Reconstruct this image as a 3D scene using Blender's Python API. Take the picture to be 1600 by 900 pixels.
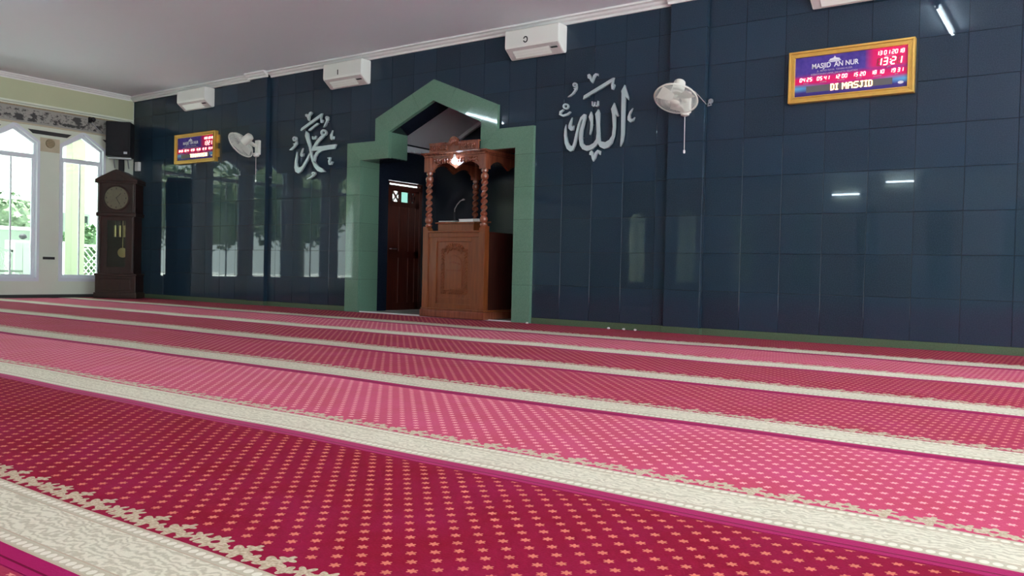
import bpy, bmesh, math, random
from mathutils import Matrix, Vector
random.seed(7)
for _o in list(bpy.data.objects): bpy.data.objects.remove(_o)
SC = bpy.context.scene
COL = SC.collection
PI = math.pi

# ------------------------------------------------------------------ camera
YAW, PITCH, ROLL = math.radians(35.054), math.radians(-1.150), math.radians(1.3446)
_f = Vector((-math.sin(YAW)*math.cos(PITCH), math.cos(YAW)*math.cos(PITCH), math.sin(PITCH)))
_r0 = Vector((math.cos(YAW), math.sin(YAW), 0)); _u0 = _r0.cross(_f)
_r = _r0*math.cos(ROLL)+_u0*math.sin(ROLL); _u = -_r0*math.sin(ROLL)+_u0*math.cos(ROLL)
cam = bpy.data.cameras.new('camera'); cam.sensor_width = 36; cam.lens = 1286.96/1600*36
cam.clip_start = .02; cam.clip_end = 300
camo = bpy.data.objects.new('camera', cam); COL.objects.link(camo)
_m = Matrix.Identity(4)
for i in range(3):
    _m[i][0], _m[i][1], _m[i][2] = _r[i], _u[i], -_f[i]
_m.translation = Vector((0, -8.7107, .65))
camo.matrix_world = _m
SC.camera = camo

# ------------------------------------------------------------------ daylight, exposure
W = bpy.data.worlds.new('overcast_sky'); SC.world = W; W.use_nodes = True
bg = W.node_tree.nodes['Background']
bg.inputs[0].default_value = (.85, .96, 1.0, 1); bg.inputs[1].default_value = 2.7
sun = bpy.data.lights.new('midday_sun', 'SUN'); sun.energy = 22.0; sun.angle = math.radians(4); sun.color = (1.0, .98, .96)
suno = bpy.data.objects.new('midday_sun', sun); COL.objects.link(suno); suno.rotation_euler = (math.radians(14), 0, 0)   # high, from behind the hall
SC.view_settings.view_transform = 'Standard'; SC.view_settings.look = 'None'
SC.view_settings.exposure = 1.0; SC.view_settings.gamma = 1.0; SC.view_settings.use_curve_mapping = False
TUBE_STRENGTH = 52.0
ARCH_TILT = (-.006, 0, .017)

# ------------------------------------------------------------------ node helpers
def S(c):
    return tuple((v/255/12.92 if v/255 <= .04045 else ((v/255+.055)/1.055)**2.4) for v in c)
class Ex:
    def __init__(s, nt, sock): s.nt, s.s = nt, sock
    def _op(s, op, b=None, c=None):
        n = s.nt.nodes.new('ShaderNodeMath'); n.operation = op
        for i, v in enumerate((s, b, c)):
            if v is None: continue
            if isinstance(v, Ex): s.nt.links.new(v.s, n.inputs[i])
            else: n.inputs[i].default_value = v
        return Ex(s.nt, n.outputs[0])
    def __add__(s, o): return s._op('ADD', o)
    def __sub__(s, o): return s._op('SUBTRACT', o)
    def __mul__(s, o): return s._op('MULTIPLY', o)
    def __truediv__(s, o): return s._op('DIVIDE', o)
    def lt(s, o): return s._op('LESS_THAN', o)
    def gt(s, o): return s._op('GREATER_THAN', o)
    def frac(s): return s._op('FRACT')
    def abs(s): return s._op('ABSOLUTE')
    def cos(s): return s._op('COSINE')
    def sqrt(s): return s._op('SQRT')
    def atan2(s, o): return s._op('ARCTAN2', o)
    def maxi(s, o): return s._op('MAXIMUM', o)
    def mini(s, o): return s._op('MINIMUM', o)
    def between(s, a, b): return s.gt(a)*s.lt(b)
def mat(name, color=(.5, .5, .5), rough=.5, metal=0., emis=None, estr=0., spec=.5, coat=0., sheen=0.):
    m = bpy.data.materials.new(name); m.use_nodes = True
    b = m.node_tree.nodes['Principled BSDF']
    b.inputs['Base Color'].default_value = (*color, 1); b.inputs['Roughness'].default_value = rough
    b.inputs['Metallic'].default_value = metal; b.inputs['Specular IOR Level'].default_value = spec
    b.inputs['Coat Weight'].default_value = coat; b.inputs['Coat Roughness'].default_value = .08
    b.inputs['Sheen Weight'].default_value = sheen
    if emis: b.inputs['Emission Color'].default_value = (*emis, 1); b.inputs['Emission Strength'].default_value = estr
    return m
def coords(nt, kind='Object'):
    t = nt.nodes.new('ShaderNodeTexCoord'); sx = nt.nodes.new('ShaderNodeSeparateXYZ')
    nt.links.new(t.outputs[kind], sx.inputs[0])
    return t.outputs[kind], Ex(nt, sx.outputs[0]), Ex(nt, sx.outputs[1]), Ex(nt, sx.outputs[2])
def noise(nt, vec, scale, detail=3, rough=.55, stretch=None):
    n = nt.nodes.new('ShaderNodeTexNoise'); n.inputs['Scale'].default_value = scale
    n.inputs['Detail'].default_value = detail; n.inputs['Roughness'].default_value = rough
    if stretch:
        mp = nt.nodes.new('ShaderNodeMapping'); mp.inputs['Scale'].default_value = stretch
        nt.links.new(vec, mp.inputs[0]); vec = mp.outputs[0]
    nt.links.new(vec, n.inputs['Vector']); return Ex(nt, n.outputs['Fac'])
def mixc(nt, fac, a, b):
    n = nt.nodes.new('ShaderNodeMix'); n.data_type = 'RGBA'
    if isinstance(fac, Ex): nt.links.new(fac.s, n.inputs[0])
    else: n.inputs[0].default_value = fac
    for i, v in ((6, a), (7, b)):
        if isinstance(v, (tuple, list)): n.inputs[i].default_value = (*v[:3], 1)
        else: nt.links.new(v, n.inputs[i])
    return n.outputs[2]
def ramp(nt, fac, lo, hi):
    n = nt.nodes.new('ShaderNodeMapRange'); nt.links.new(fac.s, n.inputs[0])
    n.inputs[1].default_value = lo; n.inputs[2].default_value = hi
    return Ex(nt, n.outputs[0])
def setcol(m, sock): m.node_tree.links.new(sock, m.node_tree.nodes['Principled BSDF'].inputs['Base Color'])
def addbump(m, h, dist=.002, strength=.5):
    nt = m.node_tree; b = nt.nodes.new('ShaderNodeBump'); b.inputs['Distance'].default_value = dist
    b.inputs['Strength'].default_value = strength
    nt.links.new(h.s, b.inputs['Height']); nt.links.new(b.outputs[0], nt.nodes['Principled BSDF'].inputs['Normal'])
def objrandom(nt):
    n = nt.nodes.new('ShaderNodeObjectInfo'); return Ex(nt, n.outputs['Random'])

def granite(name, c1, c2, rough, vary=.25):
    m = mat(name, c1, rough, spec=.4); nt = m.node_tree
    v, x, y, z = coords(nt, 'Object')
    f = ramp(nt, noise(nt, v, 90, 2), .35, .7)
    a = mixc(nt, f, c1, c2)
    r = objrandom(nt)
    a = mixc(nt, r*vary, a, tuple(k*1.9 for k in c1))
    setcol(m, a); return m
def wood(name, c1, c2, rough=.35, scale=(14, 14, 1.2), coat=.3):
    m = mat(name, c1, rough, coat=coat); nt = m.node_tree
    v, x, y, z = coords(nt, 'Object')
    setcol(m, mixc(nt, ramp(nt, noise(nt, v, 2.2, 6, .6, scale), .3, .72), c1, c2)); return m
def painted(name, c, rough=.7, var=.06, scale=3., bump=0.):
    m = mat(name, c, rough); nt = m.node_tree
    v, x, y, z = coords(nt, 'Object')
    setcol(m, mixc(nt, noise(nt, v, scale, 4), tuple(k*(1-var) for k in c), tuple(min(1, k*(1+var)) for k in c)))
    if bump: addbump(m, noise(nt, v, 180, 2), .0008, bump)
    return m
M = {}
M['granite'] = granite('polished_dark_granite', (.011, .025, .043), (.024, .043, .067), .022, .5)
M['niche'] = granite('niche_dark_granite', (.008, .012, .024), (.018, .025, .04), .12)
M['grout'] = mat('dark_grout', (.006, .008, .012), .7)
M['green'] = granite('green_granite', (.115, .225, .160), (.15, .27, .20), .045, .10)
M['green_dark'] = granite('green_plinth_granite', (.075, .115, .065), (.095, .14, .085), .25, .1)
M['ceiling'] = painted('ceiling_paint', (.84, .88, .95), .85, .015, 1.2)
M['cornice'] = painted('cornice_plaster', (.80, .80, .80), .6, .02)
M['cream'] = painted('cream_wall_paint', (.72, .77, .66), .7, .05, 2.)
M['palegreen'] = painted('pale_green_paint', (.52, .55, .36), .7, .05, 2.)
M['beige'] = painted('beige_panel', (.55, .48, .34), .6, .12, 9.)
M['frame'] = painted('white_frame_paint', (.74, .78, .84), .4, .02)
M['darkband'] = painted('charcoal_band', (.03, .032, .032), .5, .2, 8.)
M['medal'] = painted('carved_medallion', (.33, .27, .16), .6, .5, 40.)
M['ac'] = painted('air_conditioner_plastic', (.80, .81, .77), .35, .02)
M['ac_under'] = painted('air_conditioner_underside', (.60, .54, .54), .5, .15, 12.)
M['fan'] = painted('fan_plastic', (.82, .83, .76), .35, .02)
M['grille'] = painted('fan_wire', (.75, .76, .70), .4, .02)
M['black'] = painted('black_plastic', (.004, .005, .009), .75, .2)
M['white'] = painted('white_plastic', (.8, .8, .8), .5, .02)
M['silver'] = mat('brushed_silver_letters', (.62, .74, .78), .38, .55)
M['steel'] = mat('bare_steel', (.55, .57, .6), .3, .9)
M['gold'] = painted('gold_leaf_frame', (.72, .44, .10), .32, .15, 20.); M['gold'].node_tree.nodes['Principled BSDF'].inputs['Metallic'].default_value = .45
M['brass'] = mat('polished_brass', (.55, .45, .22), .35, .8)
M['pulpit_side'] = wood('pulpit_shaded_side', (.030, .008, .005), (.06, .016, .01), .4, coat=.1)  # shade inside the niche, put into a darker wood colour
M['dial'] = painted('clock_dial', (.14, .13, .085), .4, .3, 20.)
M['clockwood'] = wood('dark_clock_wood', (.014, .0045, .003), (.036, .010, .005), .45, coat=.05)
M['pulpit'] = wood('pulpit_teak', (.165, .038, .010), (.25, .072, .020), .38, coat=.08)
M['pulpit_red'] = wood('pulpit_red_varnish', (.16, .042, .022), (.30, .085, .042), .22, coat=.8)
M['doorwood'] = wood('door_mahogany', (.060, .012, .007), (.12, .026, .014), .35)
M['marble'] = painted('pale_tile_floor', (.55, .62, .56), .25, .1, 5.)
M['floor'] = painted('floor_screed', (.25, .25, .25), .6, .1)
M['tube'] = mat('lit_tube', (1, 1, 1), .5, emis=(.70, .90, 1.0), estr=TUBE_STRENGTH)
M['led_white'] = mat('lit_blue_white_lamp', (1, 1, 1), .5, emis=(.40, .68, 1.0), estr=45.)
M['led'] = mat('lit_red_digit', (.8, .1, .05), .5, emis=(1.0, .20, .20), estr=4.)
M['led_hot'] = mat('lit_matrix_letter', (.9, .4, .1), .5, emis=(1.0, .50, .22), estr=4.)
M['led_off'] = mat('unlit_digit', (.35, .02, .05), .5)
M['matrix'] = painted('matrix_panel_grey', (.12, .115, .12), .4, .1)
M['print_white'] = mat('white_print', (.78, .78, .85), .5)
M['print_faint'] = mat('faint_print', (.42, .34, .52), .5)
M['paper'] = painted('white_paper', (.85, .85, .83), .7, .03)
# outside
M['paving'] = painted('outdoor_paving', (.54, .56, .56), .8, .12, 1.5)
M['leaf'] = painted('hedge_leaves', (.045, .10, .035), .6, .6, 14.)
M['leaf2'] = painted('tree_leaves', (.10, .15, .08), .6, .6, 9.)
M['bark'] = painted('tree_bark', (.12, .09, .06), .8, .4, 9.)
M['column'] = painted('cream_column_paint', (.34, .37, .25), .7, .04)
M['outwhite'] = painted('white_outdoor_paint', (.42, .48, .42), .7, .03)
M['outgrey'] = painted('grey_green_wall', (.13, .17, .13), .7, .08)
M['rooftile'] = painted('roof_tiles', (.52, .42, .36), .8, .2, 6.)

def glass(name, tint=(1, 1, 1)):
    m = bpy.data.materials.new(name); m.use_nodes = True; nt = m.node_tree; nt.nodes.clear()
    o = nt.nodes.new('ShaderNodeOutputMaterial'); mx = nt.nodes.new('ShaderNodeMixShader')
    t = nt.nodes.new('ShaderNodeBsdfTransparent'); t.inputs[0].default_value = (*tint, 1)
    g = nt.nodes.new('ShaderNodeBsdfGlossy'); g.inputs['Roughness'].default_value = .03
    lw = nt.nodes.new('ShaderNodeLayerWeight'); lw.inputs[0].default_value = .5
    f5 = Ex(nt, lw.outputs['Facing'])._op('POWER', 5.0)*.6+.03
    nt.links.new(f5.s, mx.inputs[0]); nt.links.new(t.outputs[0], mx.inputs[1]); nt.links.new(g.outputs[0], mx.inputs[2])
    nt.links.new(mx.outputs[0], o.inputs[0]); return m
M['glass'] = glass('window_glass', (.92, .97, .93))
M['glass_teal'] = glass('teal_glass', (.30, .42, .38))
M['glass_dim'] = glass('smoked_glass', (.10, .10, .10))

def carpet_material(name, sheen, pink):
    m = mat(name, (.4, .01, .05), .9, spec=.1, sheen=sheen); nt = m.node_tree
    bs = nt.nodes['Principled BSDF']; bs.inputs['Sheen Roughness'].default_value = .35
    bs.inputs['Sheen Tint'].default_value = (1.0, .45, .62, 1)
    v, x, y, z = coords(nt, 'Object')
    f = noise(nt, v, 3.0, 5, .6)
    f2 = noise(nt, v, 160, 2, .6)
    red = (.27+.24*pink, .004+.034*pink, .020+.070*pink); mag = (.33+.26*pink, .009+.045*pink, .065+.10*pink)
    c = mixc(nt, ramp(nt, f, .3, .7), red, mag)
    c = mixc(nt, ramp(nt, f2, .25, .8)*.35, c, tuple(k*.45 for k in red))
    cx, cy = .076, .081
    def star(x0, y0, px, py, r, amp, n, hole=0., cyc=True):
        dx = ((x-x0)/px)
        dx = (dx-dx._op('FLOOR')-.5)*px
        if cyc:
            dy = (y-y0)/py; dy = (dy-dy._op('FLOOR')-.5)*py
        else: dy = y-y0
        d = (dx*dx+dy*dy).sqrt(); a = dy.atan2(dx)
        s = d.lt((a*n).cos()*(amp*r)+r)
        if hole: s = s*d.gt(hole)
        return s
    field = y.between(.345, 1.215)
    dots = (star(0, 0, cx, cy, .0108, .28, 6).maxi(star(cx/2, cy/2, cx, cy, .0108, .28, 6)))*field
    c = mixc(nt, dots, c, (.66+.18*pink, .19+.18*pink, .125+.24*pink))
    # plain purple selvedge
    c = mixc(nt, y.lt(0.0), c, (.36, .008, .10))
    c = mixc(nt, y.gt(1.222), c, (.33, .006, .07))
    c = mixc(nt, (y+.040).abs().lt(.003), c, (.16, .0, .03))
    # lace
    P_ = .368
    lace = star(0, .293, P_, 1, .037, .20, 8, .011, False)
    for x_, y_, r_, a_, n_ in ((.098, .286, .034, .32, 5), (.108, .322, .019, .4, 4), (.155, .276, .021, .25, 4), (.212, .286, .034, .32, 5), (.222, .322, .019, .4, 4), (.268, .276, .021, .25, 4), (.305, .294, .024, .40, 5), (.335, .274, .014, .12, 3), (.048, .276, .018, .25, 4)):
        lace = lace.maxi(star(x_, y_, P_, 1, r_, a_, n_, 0, False))
    lace = lace*y.between(.247, .345)
    c = mixc(nt, lace, c, mixc(nt, ramp(nt, noise(nt, v, 130, 2), .35, .65), (.62, .53, .38), (.40, .31, .20)))
    # cream stripe
    vo = nt.nodes.new('ShaderNodeTexWave'); vo.wave_type = 'RINGS'; vo.inputs['Scale'].default_value = 13.0
    vo.inputs['Distortion'].default_value = 14.0; vo.inputs['Detail'].default_value = 4.; vo.inputs['Detail Scale'].default_value = 1.6
    nt.links.new(v, vo.inputs['Vector'])
    sw = Ex(nt, vo.outputs['Fac'])
    cream = mixc(nt, ramp(nt, sw, .05, .75), (.52, .49, .36), (.74, .71, .56))
    edge = y.lt(.042).maxi(y.gt(.203))
    bx = (x/.028).frac()-.5; b1 = y-.022; b2 = y-.224
    b1 = b1.abs().mini(b2.abs())
    bead = ((bx*bx)*.00078+b1*b1).sqrt().lt(.011)
    cream = mixc(nt, edge, cream, mixc(nt, bead, (.52, .48, .35), (.78, .75, .62)))
    ln = (y-.0035).abs().lt(.003).maxi((y-.0425).abs().lt(.0022)).maxi((y-.2025).abs().lt(.0022)).maxi((y-.2415).abs().lt(.003))
    cream = mixc(nt, ln, cream, (.50, .40, .29))
    cream = mixc(nt, ramp(nt, f2, .2, .8)*.25, cream, (.52, .49, .40))
    c = mixc(nt, y.between(0.0, .245), c, cream)
    setcol(m, c)
    nt.links.new(mixc(nt, .22, c, (1, .9, .9)), bs.inputs['Sheen Tint'])
    addbump(m, f2, .003, .35)
    return m

def band_material():
    m = mat('inscription_band_print', (.3, .3, .28), .7); nt = m.node_tree
    v, x, y, z = coords(nt, 'Object')
    n1 = ramp(nt, noise(nt, v, 7, 3, .6, (1, 1, 1.6)), .50, .56)
    n2 = ramp(nt, noise(nt, v, 26, 2, .6), .55, .6)
    keep = (z-3.13).abs().lt(.10)
    c = mixc(nt, (n1.maxi(n2*.6))*keep, (.36, .35, .32), (.055, .055, .055))
    setcol(m, c); return m
M['band'] = band_material()

def display_material():
    m = mat('display_print_glow', (.05, .03, .2), .25); nt = m.node_tree
    v, x, y, z = coords(nt, 'Object')      # local: x across (-.54..+.54), z up (-.21..+.21)
    c = mixc(nt, ramp(nt, noise(nt, v, 14, 3), .3, .75), (.040, .026, .24), (.10, .055, .36))
    right = ramp(nt, x, .14, .22)*ramp(nt, z, -.02, .04)
    row = ramp(nt, (z+.045).abs(), .075, .02)*ramp(nt, x, -.56, -.30)
    row = row.maxi(ramp(nt, (z+.045).abs(), .06, .02))
    c = mixc(nt, right.maxi(row), c, (.72, .012, .15))  # red glow around the lit digits, put into the print colour
    glow = ramp(nt, (z+.115).abs(), .045, .0)*ramp(nt, x.abs(), .22, .50)
    c = mixc(nt, glow, c, (.12, .45, .78))
    low = ramp(nt, (z+.19).abs(), .05, .0)
    c = mixc(nt, low*.8, c, (.03, .02, .17))
    setcol(m, c); return m
M['display'] = display_material()

# ------------------------------------------------------------------ mesh helpers
class MB:
    def __init__(s): s.v, s.f = [], []
    def add(s, vs, fs):
        o = len(s.v); s.v += [tuple(p) for p in vs]; s.f += [tuple(i+o for i in f) for f in fs]; return s
    def box(s, x0, x1, y0, y1, z0, z1):
        vs = [(x, y, z) for z in (z0, z1) for y in (y0, y1) for x in (x0, x1)]
        return s.add(vs, [(0, 2, 3, 1), (4, 5, 7, 6), (0, 1, 5, 4), (2, 6, 7, 3), (0, 4, 6, 2), (1, 3, 7, 5)])
    def cbox(s, c, d): return s.box(c[0]-d[0]/2, c[0]+d[0]/2, c[1]-d[1]/2, c[1]+d[1]/2, c[2]-d[2]/2, c[2]+d[2]/2)
    def prism(s, poly, d0, d1, plane='xz'):
        a = sum(poly[i][0]*poly[(i+1) % len(poly)][1]-poly[(i+1) % len(poly)][0]*poly[i][1] for i in range(len(poly)))
        if a < 0: poly = poly[::-1]
        n = len(poly)
        def P(p, d):
            if plane == 'xz': return (p[0], d, p[1])
            if plane == 'yz': return (d, p[0], p[1])
            return (p[0], p[1], d)
        if plane == 'xz' or plane == 'xy':
            pass
        vs = [P(p, d0) for p in poly]+[P(p, d1) for p in poly]
        fs = [tuple(range(n)), tuple(range(2*n-1, n-1, -1))]+[(i, i+n, (i+1) % n+n, (i+1) % n) for i in range(n)]
        return s.add(vs, fs)
    def lathe(s, prof, n=20, c=(0, 0, 0), axis='z', twist=None, caps=True):
        o = len(s.v)
        for k, (r, h) in enumerate(prof):
            for i in range(n):
                t = 2*PI*i/n
                rr = r if twist is None else twist(r, h, t)
                a, b = rr*math.cos(t), rr*math.sin(t)
                p = (a, b, h) if axis == 'z' else ((a, h, b) if axis == 'y' else (h, a, b))
                s.v.append((p[0]+c[0], p[1]+c[1], p[2]+c[2]))
        for k in range(len(prof)-1):
            for i in range(n):
                j = (i+1) % n
                s.f.append((o+k*n+i, o+k*n+j, o+(k+1)*n+j, o+(k+1)*n+i))
        if caps: s.f.append(tuple(o+i for i in range(n))[::-1]); s.f.append(tuple(o+(len(prof)-1)*n+i for i in range(n)))
        return s
    def tube(s, pts, r, n=8, closed=False):
        pts = [Vector(p) for p in pts]; o = len(s.v); m = len(pts)
        up = Vector((0, 0, 1))
        for k, p in enumerate(pts):
            t = (pts[(k+1) % m]-pts[k-1]) if closed else (pts[min(k+1, m-1)]-pts[max(k-1, 0)])
            t.normalize(); a = t.cross(up)
            if a.length < .05: a = t.cross(Vector((1, 0, 0)))
            a.normalize(); b = t.cross(a)
            rr = r[k] if isinstance(r, (list, tuple)) else r
            for i in range(n):
                q = p+a*(rr*math.cos(2*PI*i/n))+b*(rr*math.sin(2*PI*i/n)); s.v.append(tuple(q))
        for k in range(m if closed else m-1):
            k2 = (k+1) % m
            for i in range(n):
                j = (i+1) % n; s.f.append((o+k*n+i, o+k*n+j, o+k2*n+j, o+k2*n+i))
        if not closed:
            s.f.append(tuple(o+i for i in range(n))[::-1]); s.f.append(tuple(o+(m-1)*n+i for i in range(n)))
        return s
    def ball(s, c, r, n=10, m=6, sc=(1, 1, 1)):
        prof = [(max(1e-4, r*math.sin(PI*k/m)), -r*math.cos(PI*k/m)) for k in range(m+1)]
        o = len(s.v); s.lathe(prof, n)
        for i in range(o, len(s.v)):
            p = s.v[i]; s.v[i] = (p[0]*sc[0]+c[0], p[1]*sc[1]+c[1], p[2]*sc[2]+c[2])
        return s
    def xf(s, mtx, start=0):
        for i in range(start, len(s.v)): s.v[i] = tuple(mtx @ Vector(s.v[i]))
        return s
    def mesh(s, name, material, smooth=False, bevel=0., seg=2):
        me = bpy.data.meshes.new(name); me.from_pydata(s.v, [], s.f); me.materials.append(material)
        bm = bmesh.new(); bm.from_mesh(me)
        bmesh.ops.recalc_face_normals(bm, faces=bm.faces)
        if bevel:
            es = [e for e in bm.edges if len(e.link_faces) == 2 and e.calc_face_angle(0) > .6]
            bmesh.ops.bevel(bm, geom=es, offset=bevel, segments=seg, affect='EDGES', profile=.6)
        bm.to_mesh(me); bm.free()
        if smooth:
            for p in me.polygons: p.use_smooth = True
            me.set_sharp_from_angle(angle=math.radians(35))
        return me
    def build(s, name, material, parent=None, smooth=False, bevel=0., loc=(0, 0, 0), rot=(0, 0, 0), seg=2):
        return link(name, s.mesh(name, material, smooth, bevel, seg), parent, loc, rot)
def link(name, me, parent=None, loc=(0, 0, 0), rot=(0, 0, 0)):
    o = bpy.data.objects.new(name, me); COL.objects.link(o)
    o.location = loc; o.rotation_euler = rot
    if parent: o.parent = parent
    return o
def thing(name, label, cat, loc=(0, 0, 0), rz=0, group=None):
    o = bpy.data.objects.new(name, None); COL.objects.link(o); o.location = loc; o.rotation_euler = (0, 0, rz)
    o.empty_display_size = .1
    return tag(o, label, cat, group)
def tag(o, label, cat, group=None):
    o['label'] = label; o['category'] = cat
    if group: o['group'] = group
    return o
def struct(o): o['kind'] = 'structure'; return o
def sempty(name, loc=(0, 0, 0), rz=0):
    o = bpy.data.objects.new(name, None); COL.objects.link(o); o.location = loc; o.rotation_euler = (0, 0, rz)
    return struct(o)
def text_mesh(txt, size, material, depth=.002, align='CENTER', weight=0., shear=0., sx=1.0):
    cu = bpy.data.curves.new('lettering', 'FONT'); cu.body = txt; cu.size = size; cu.extrude = depth/2
    cu.align_x = align; cu.align_y = 'CENTER'; cu.offset = weight; cu.shear = shear; cu.resolution_u = 3
    o = bpy.data.objects.new('lettering', cu); COL.objects.link(o)
    dg = bpy.context.evaluated_depsgraph_get()
    me = bpy.data.meshes.new_from_object(o.evaluated_get(dg))
    bpy.data.objects.remove(o); bpy.data.curves.remove(cu)
    # lay it on the local XZ plane, facing -Y
    for v in me.vertices: v.co = Vector((v.co.x*sx, -v.co.z, v.co.y))
    me.materials.clear(); me.materials.append(material); return me

# ================================================================== SETTING
XL, XR, YN, ZC = -15.0, 5.0, -17.5, 3.79
CX = -7.47
struct(MB().box(XL-.2, XR+.2, YN-.2, .35, -.20, -.014).build('floor', M['floor']))
struct(MB().box(XL-.3, XR+.3, YN-.3, .35, ZC, ZC+.15).build('ceiling', M['ceiling']))
# --- qibla wall core, one outline that runs round the niche opening
HO = [(-8.87, -.2), (-8.87, 2.245), (-8.31, 2.245), (-8.31, 2.62), (CX, 2.985)]
HOr = [(2*CX-x, z) for x, z in HO[::-1][1:]]
outline = [(XL-.2, -.2)]+HO+HOr+[(XR+.2, -.2), (XR+.2, ZC+.1), (XL-.2, ZC+.1)]
wall_back = struct(MB().prism(outline, .0135, .34).build('wall_back', M['grout']))
# tiles
PILS = [(-11.43, -11.0), (-3.96, -3.53)]; PP = .07
ZJ = [.07+.415*k for k in range(9)]+[3.705]
def span(a, b, step, fromb=False):
    n = int((b-a)/step+.02); js = [a+step*k for k in range(n+1)] if not fromb else [b-step*k for k in range(n+1)][::-1]
    if not fromb and b-js[-1] > .03: js.append(b)
    if fromb and js[0]-a > .03: js.insert(0, a)
    if not fromb: js[-1] = b
    else: js[0] = a
    return js
XJ = []
xs_left = span(XL, PILS[0][0], .42, True)
xs_mid = span(PILS[0][1], -9.13, .42, True)
xs_arch = [-9.13+.415*k for k in range(9)]
xs_mid2 = span(-5.81, PILS[1][0], .42)
xs_right = span(PILS[1][1], XR, .423)
def clip(poly, a, b, c):          # keep a*x+b*z >= c
    out = []
    for i in range(len(poly)):
        p, q = poly[i], poly[(i+1) % len(poly)]
        dp, dq = a*p[0]+b*p[1]-c, a*q[0]+b*q[1]-c
        if dp >= 0: out.append(p)
        if (dp >= 0) != (dq >= 0):
            t = dp/(dp-dq); out.append((p[0]+(q[0]-p[0])*t, p[1]+(q[1]-p[1])*t))
    return out
def area(p): return abs(sum(p[i][0]*p[(i+1) % len(p)][1]-p[(i+1) % len(p)][0]*p[i][1] for i in range(len(p))))/2 if len(p) > 2 else 0
def outside_arch(poly):           # convex pieces of a left-half tile outside the mid-line of the surround
    k = (3.13-2.715)/(CX+8.43)
    A = clip(poly, -1, 0, 9.0)
    B = clip(clip(clip(poly, 1, 0, -9.0), -1, 0, 8.43), 0, 1, 2.38)
    C = clip(clip(poly, 1, 0, -8.43), -k, 1, 2.715+k*8.43)
    return [p for p in (A, B, C) if area(p) > .0015]
TG = .0016
_tm = {}
def tile(x0, x1, z0, z1, y, parent, material, stuff=None):
    x0 += TG; x1 -= TG; z0 += TG; z1 -= TG
    w, h = round(x1-x0, 3), round(z1-z0, 3)
    if stuff is not None:
        stuff.box(x0, x1, y, y+.013, z0, z1); return
    key = (w, h, material.name)
    if key not in _tm: _tm[key] = MB().box(-w/2, w/2, 0, .013, -h/2, h/2).mesh('granite_tile', material, bevel=.0012, seg=1)
    t = .0011
    link('granite_tile', _tm[key], parent, ((x0+x1)/2, y, (z0+z1)/2), (random.uniform(-t, t), 0, random.uniform(-t, t)))
beyond = MB()
for xs in (xs_left, xs_mid, xs_arch, xs_mid2, xs_right):
    for a, b in zip(xs, xs[1:]):
        for z0, z1 in zip(ZJ, ZJ[1:]):
            if a > -.46: tile(a, b, z0, z1, 0, None, M['granite'], beyond); continue
            if xs is xs_arch:
                mid = (a+b)/2; mir = mid > CX
                aa, bb = (2*CX-b, 2*CX-a) if mir else (a, b)
                ps = outside_arch([(aa+TG, z0+TG), (bb-TG, z0+TG), (bb-TG, z1-TG), (aa+TG, z1-TG)])
                if not ps: continue
                if mir: ps = [[(2*CX-x, z) for x, z in p] for p in ps]
                mb = MB()
                for p in ps: mb.prism([(x-mid, z-z0) for x, z in p], 0, .013)
                link('granite_tile', mb.mesh('granite_tile', M['granite']), wall_back, (mid, 0, z0))
            else: tile(a, b, z0, z1, 0, wall_back, M['granite'])
o = beyond.build('granite_tile', M['granite'], wall_back); o['kind'] = 'stuff'
for a, b in PILS:
    pil = MB().box(a+.012, b-.012, -PP+.013, .02, 0, ZC).build('pilaster', M['grout'], wall_back)
    for z0, z1 in zip(ZJ, ZJ[1:]): tile(a, b, z0, z1, -PP, pil, M['granite'])
    for z0, z1 in zip(ZJ, ZJ[1:]):
        h = round(z1-z0-2*TG, 3)
        MB().box(b-.013, b, -PP+.0135, 0, z0+TG, z1-TG).build('granite_tile', M['granite'], pil)
        MB().box(a, a+.013, -PP+.0135, 0, z0+TG, z1-TG).build('granite_tile', M['granite'], pil)
# green plinth course
pl = MB()
for a, b in ((XL, PILS[0][0]), (PILS[0][1], -9.14), (-5.80, PILS[1][0]), (PILS[1][1], XR)): pl.box(a, b, -.012, .013, -.014, .07)
for a, b in PILS: pl.box(a-.012, b+.012, -PP-.012, .013, -.014, .07)
struct(pl.build('baseboard_back', M['green_dark'], bevel=.002, seg=1))
# --- niche surround
OU = [(-9.14, -.014), (-9.14, 2.50), (-8.57, 2.50), (-8.57, 2.82), (CX, 3.27)]
IN = [(-8.86, -.014), (-8.86, 2.235), (-8.30, 2.235), (-8.30, 2.612), (CX, 2.977)]
trim1 = sempty('trim_1', (CX, 0, 0))
def lerp(a, b, t): return (a[0]+(b[0]-a[0])*t, a[1]+(b[1]-a[1])*t)
segs = []
vz = [-.014, .48, .90, 1.315, 1.73, 2.145]
cuts0 = [(OU[0][0], z) for z in vz]; cuts1 = [(IN[0][0], z) for z in vz]
pairs = list(zip(cuts0, cuts1))+[(OU[1], IN[1])]
pairs += [((-8.80, 2.50), (-8.57, 2.235)), (OU[2], IN[2])]
pairs += [(OU[3], IN[3])]
pairs += [(lerp(OU[3], OU[4], .30), lerp(IN[3], IN[4], .33)), (lerp(OU[3], OU[4], .64), lerp(IN[3], IN[4], .70)), (OU[4], IN[4])]
def shrink(poly, g):
    cx = sum(p[0] for p in poly)/len(poly); cz = sum(p[1] for p in poly)/len(poly)
    out = []
    for x, z in poly:
        d = math.hypot(x-cx, z-cz); out.append((cx+(x-cx)*(1-g/d), cz+(z-cz)*(1-g/d)))
    return out
quads = [[pairs[i][0], pairs[i+1][0], pairs[i+1][1], pairs[i][1]] for i in range(len(pairs)-1)]
full = quads[:-1]
apexq = quads[-1]
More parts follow.
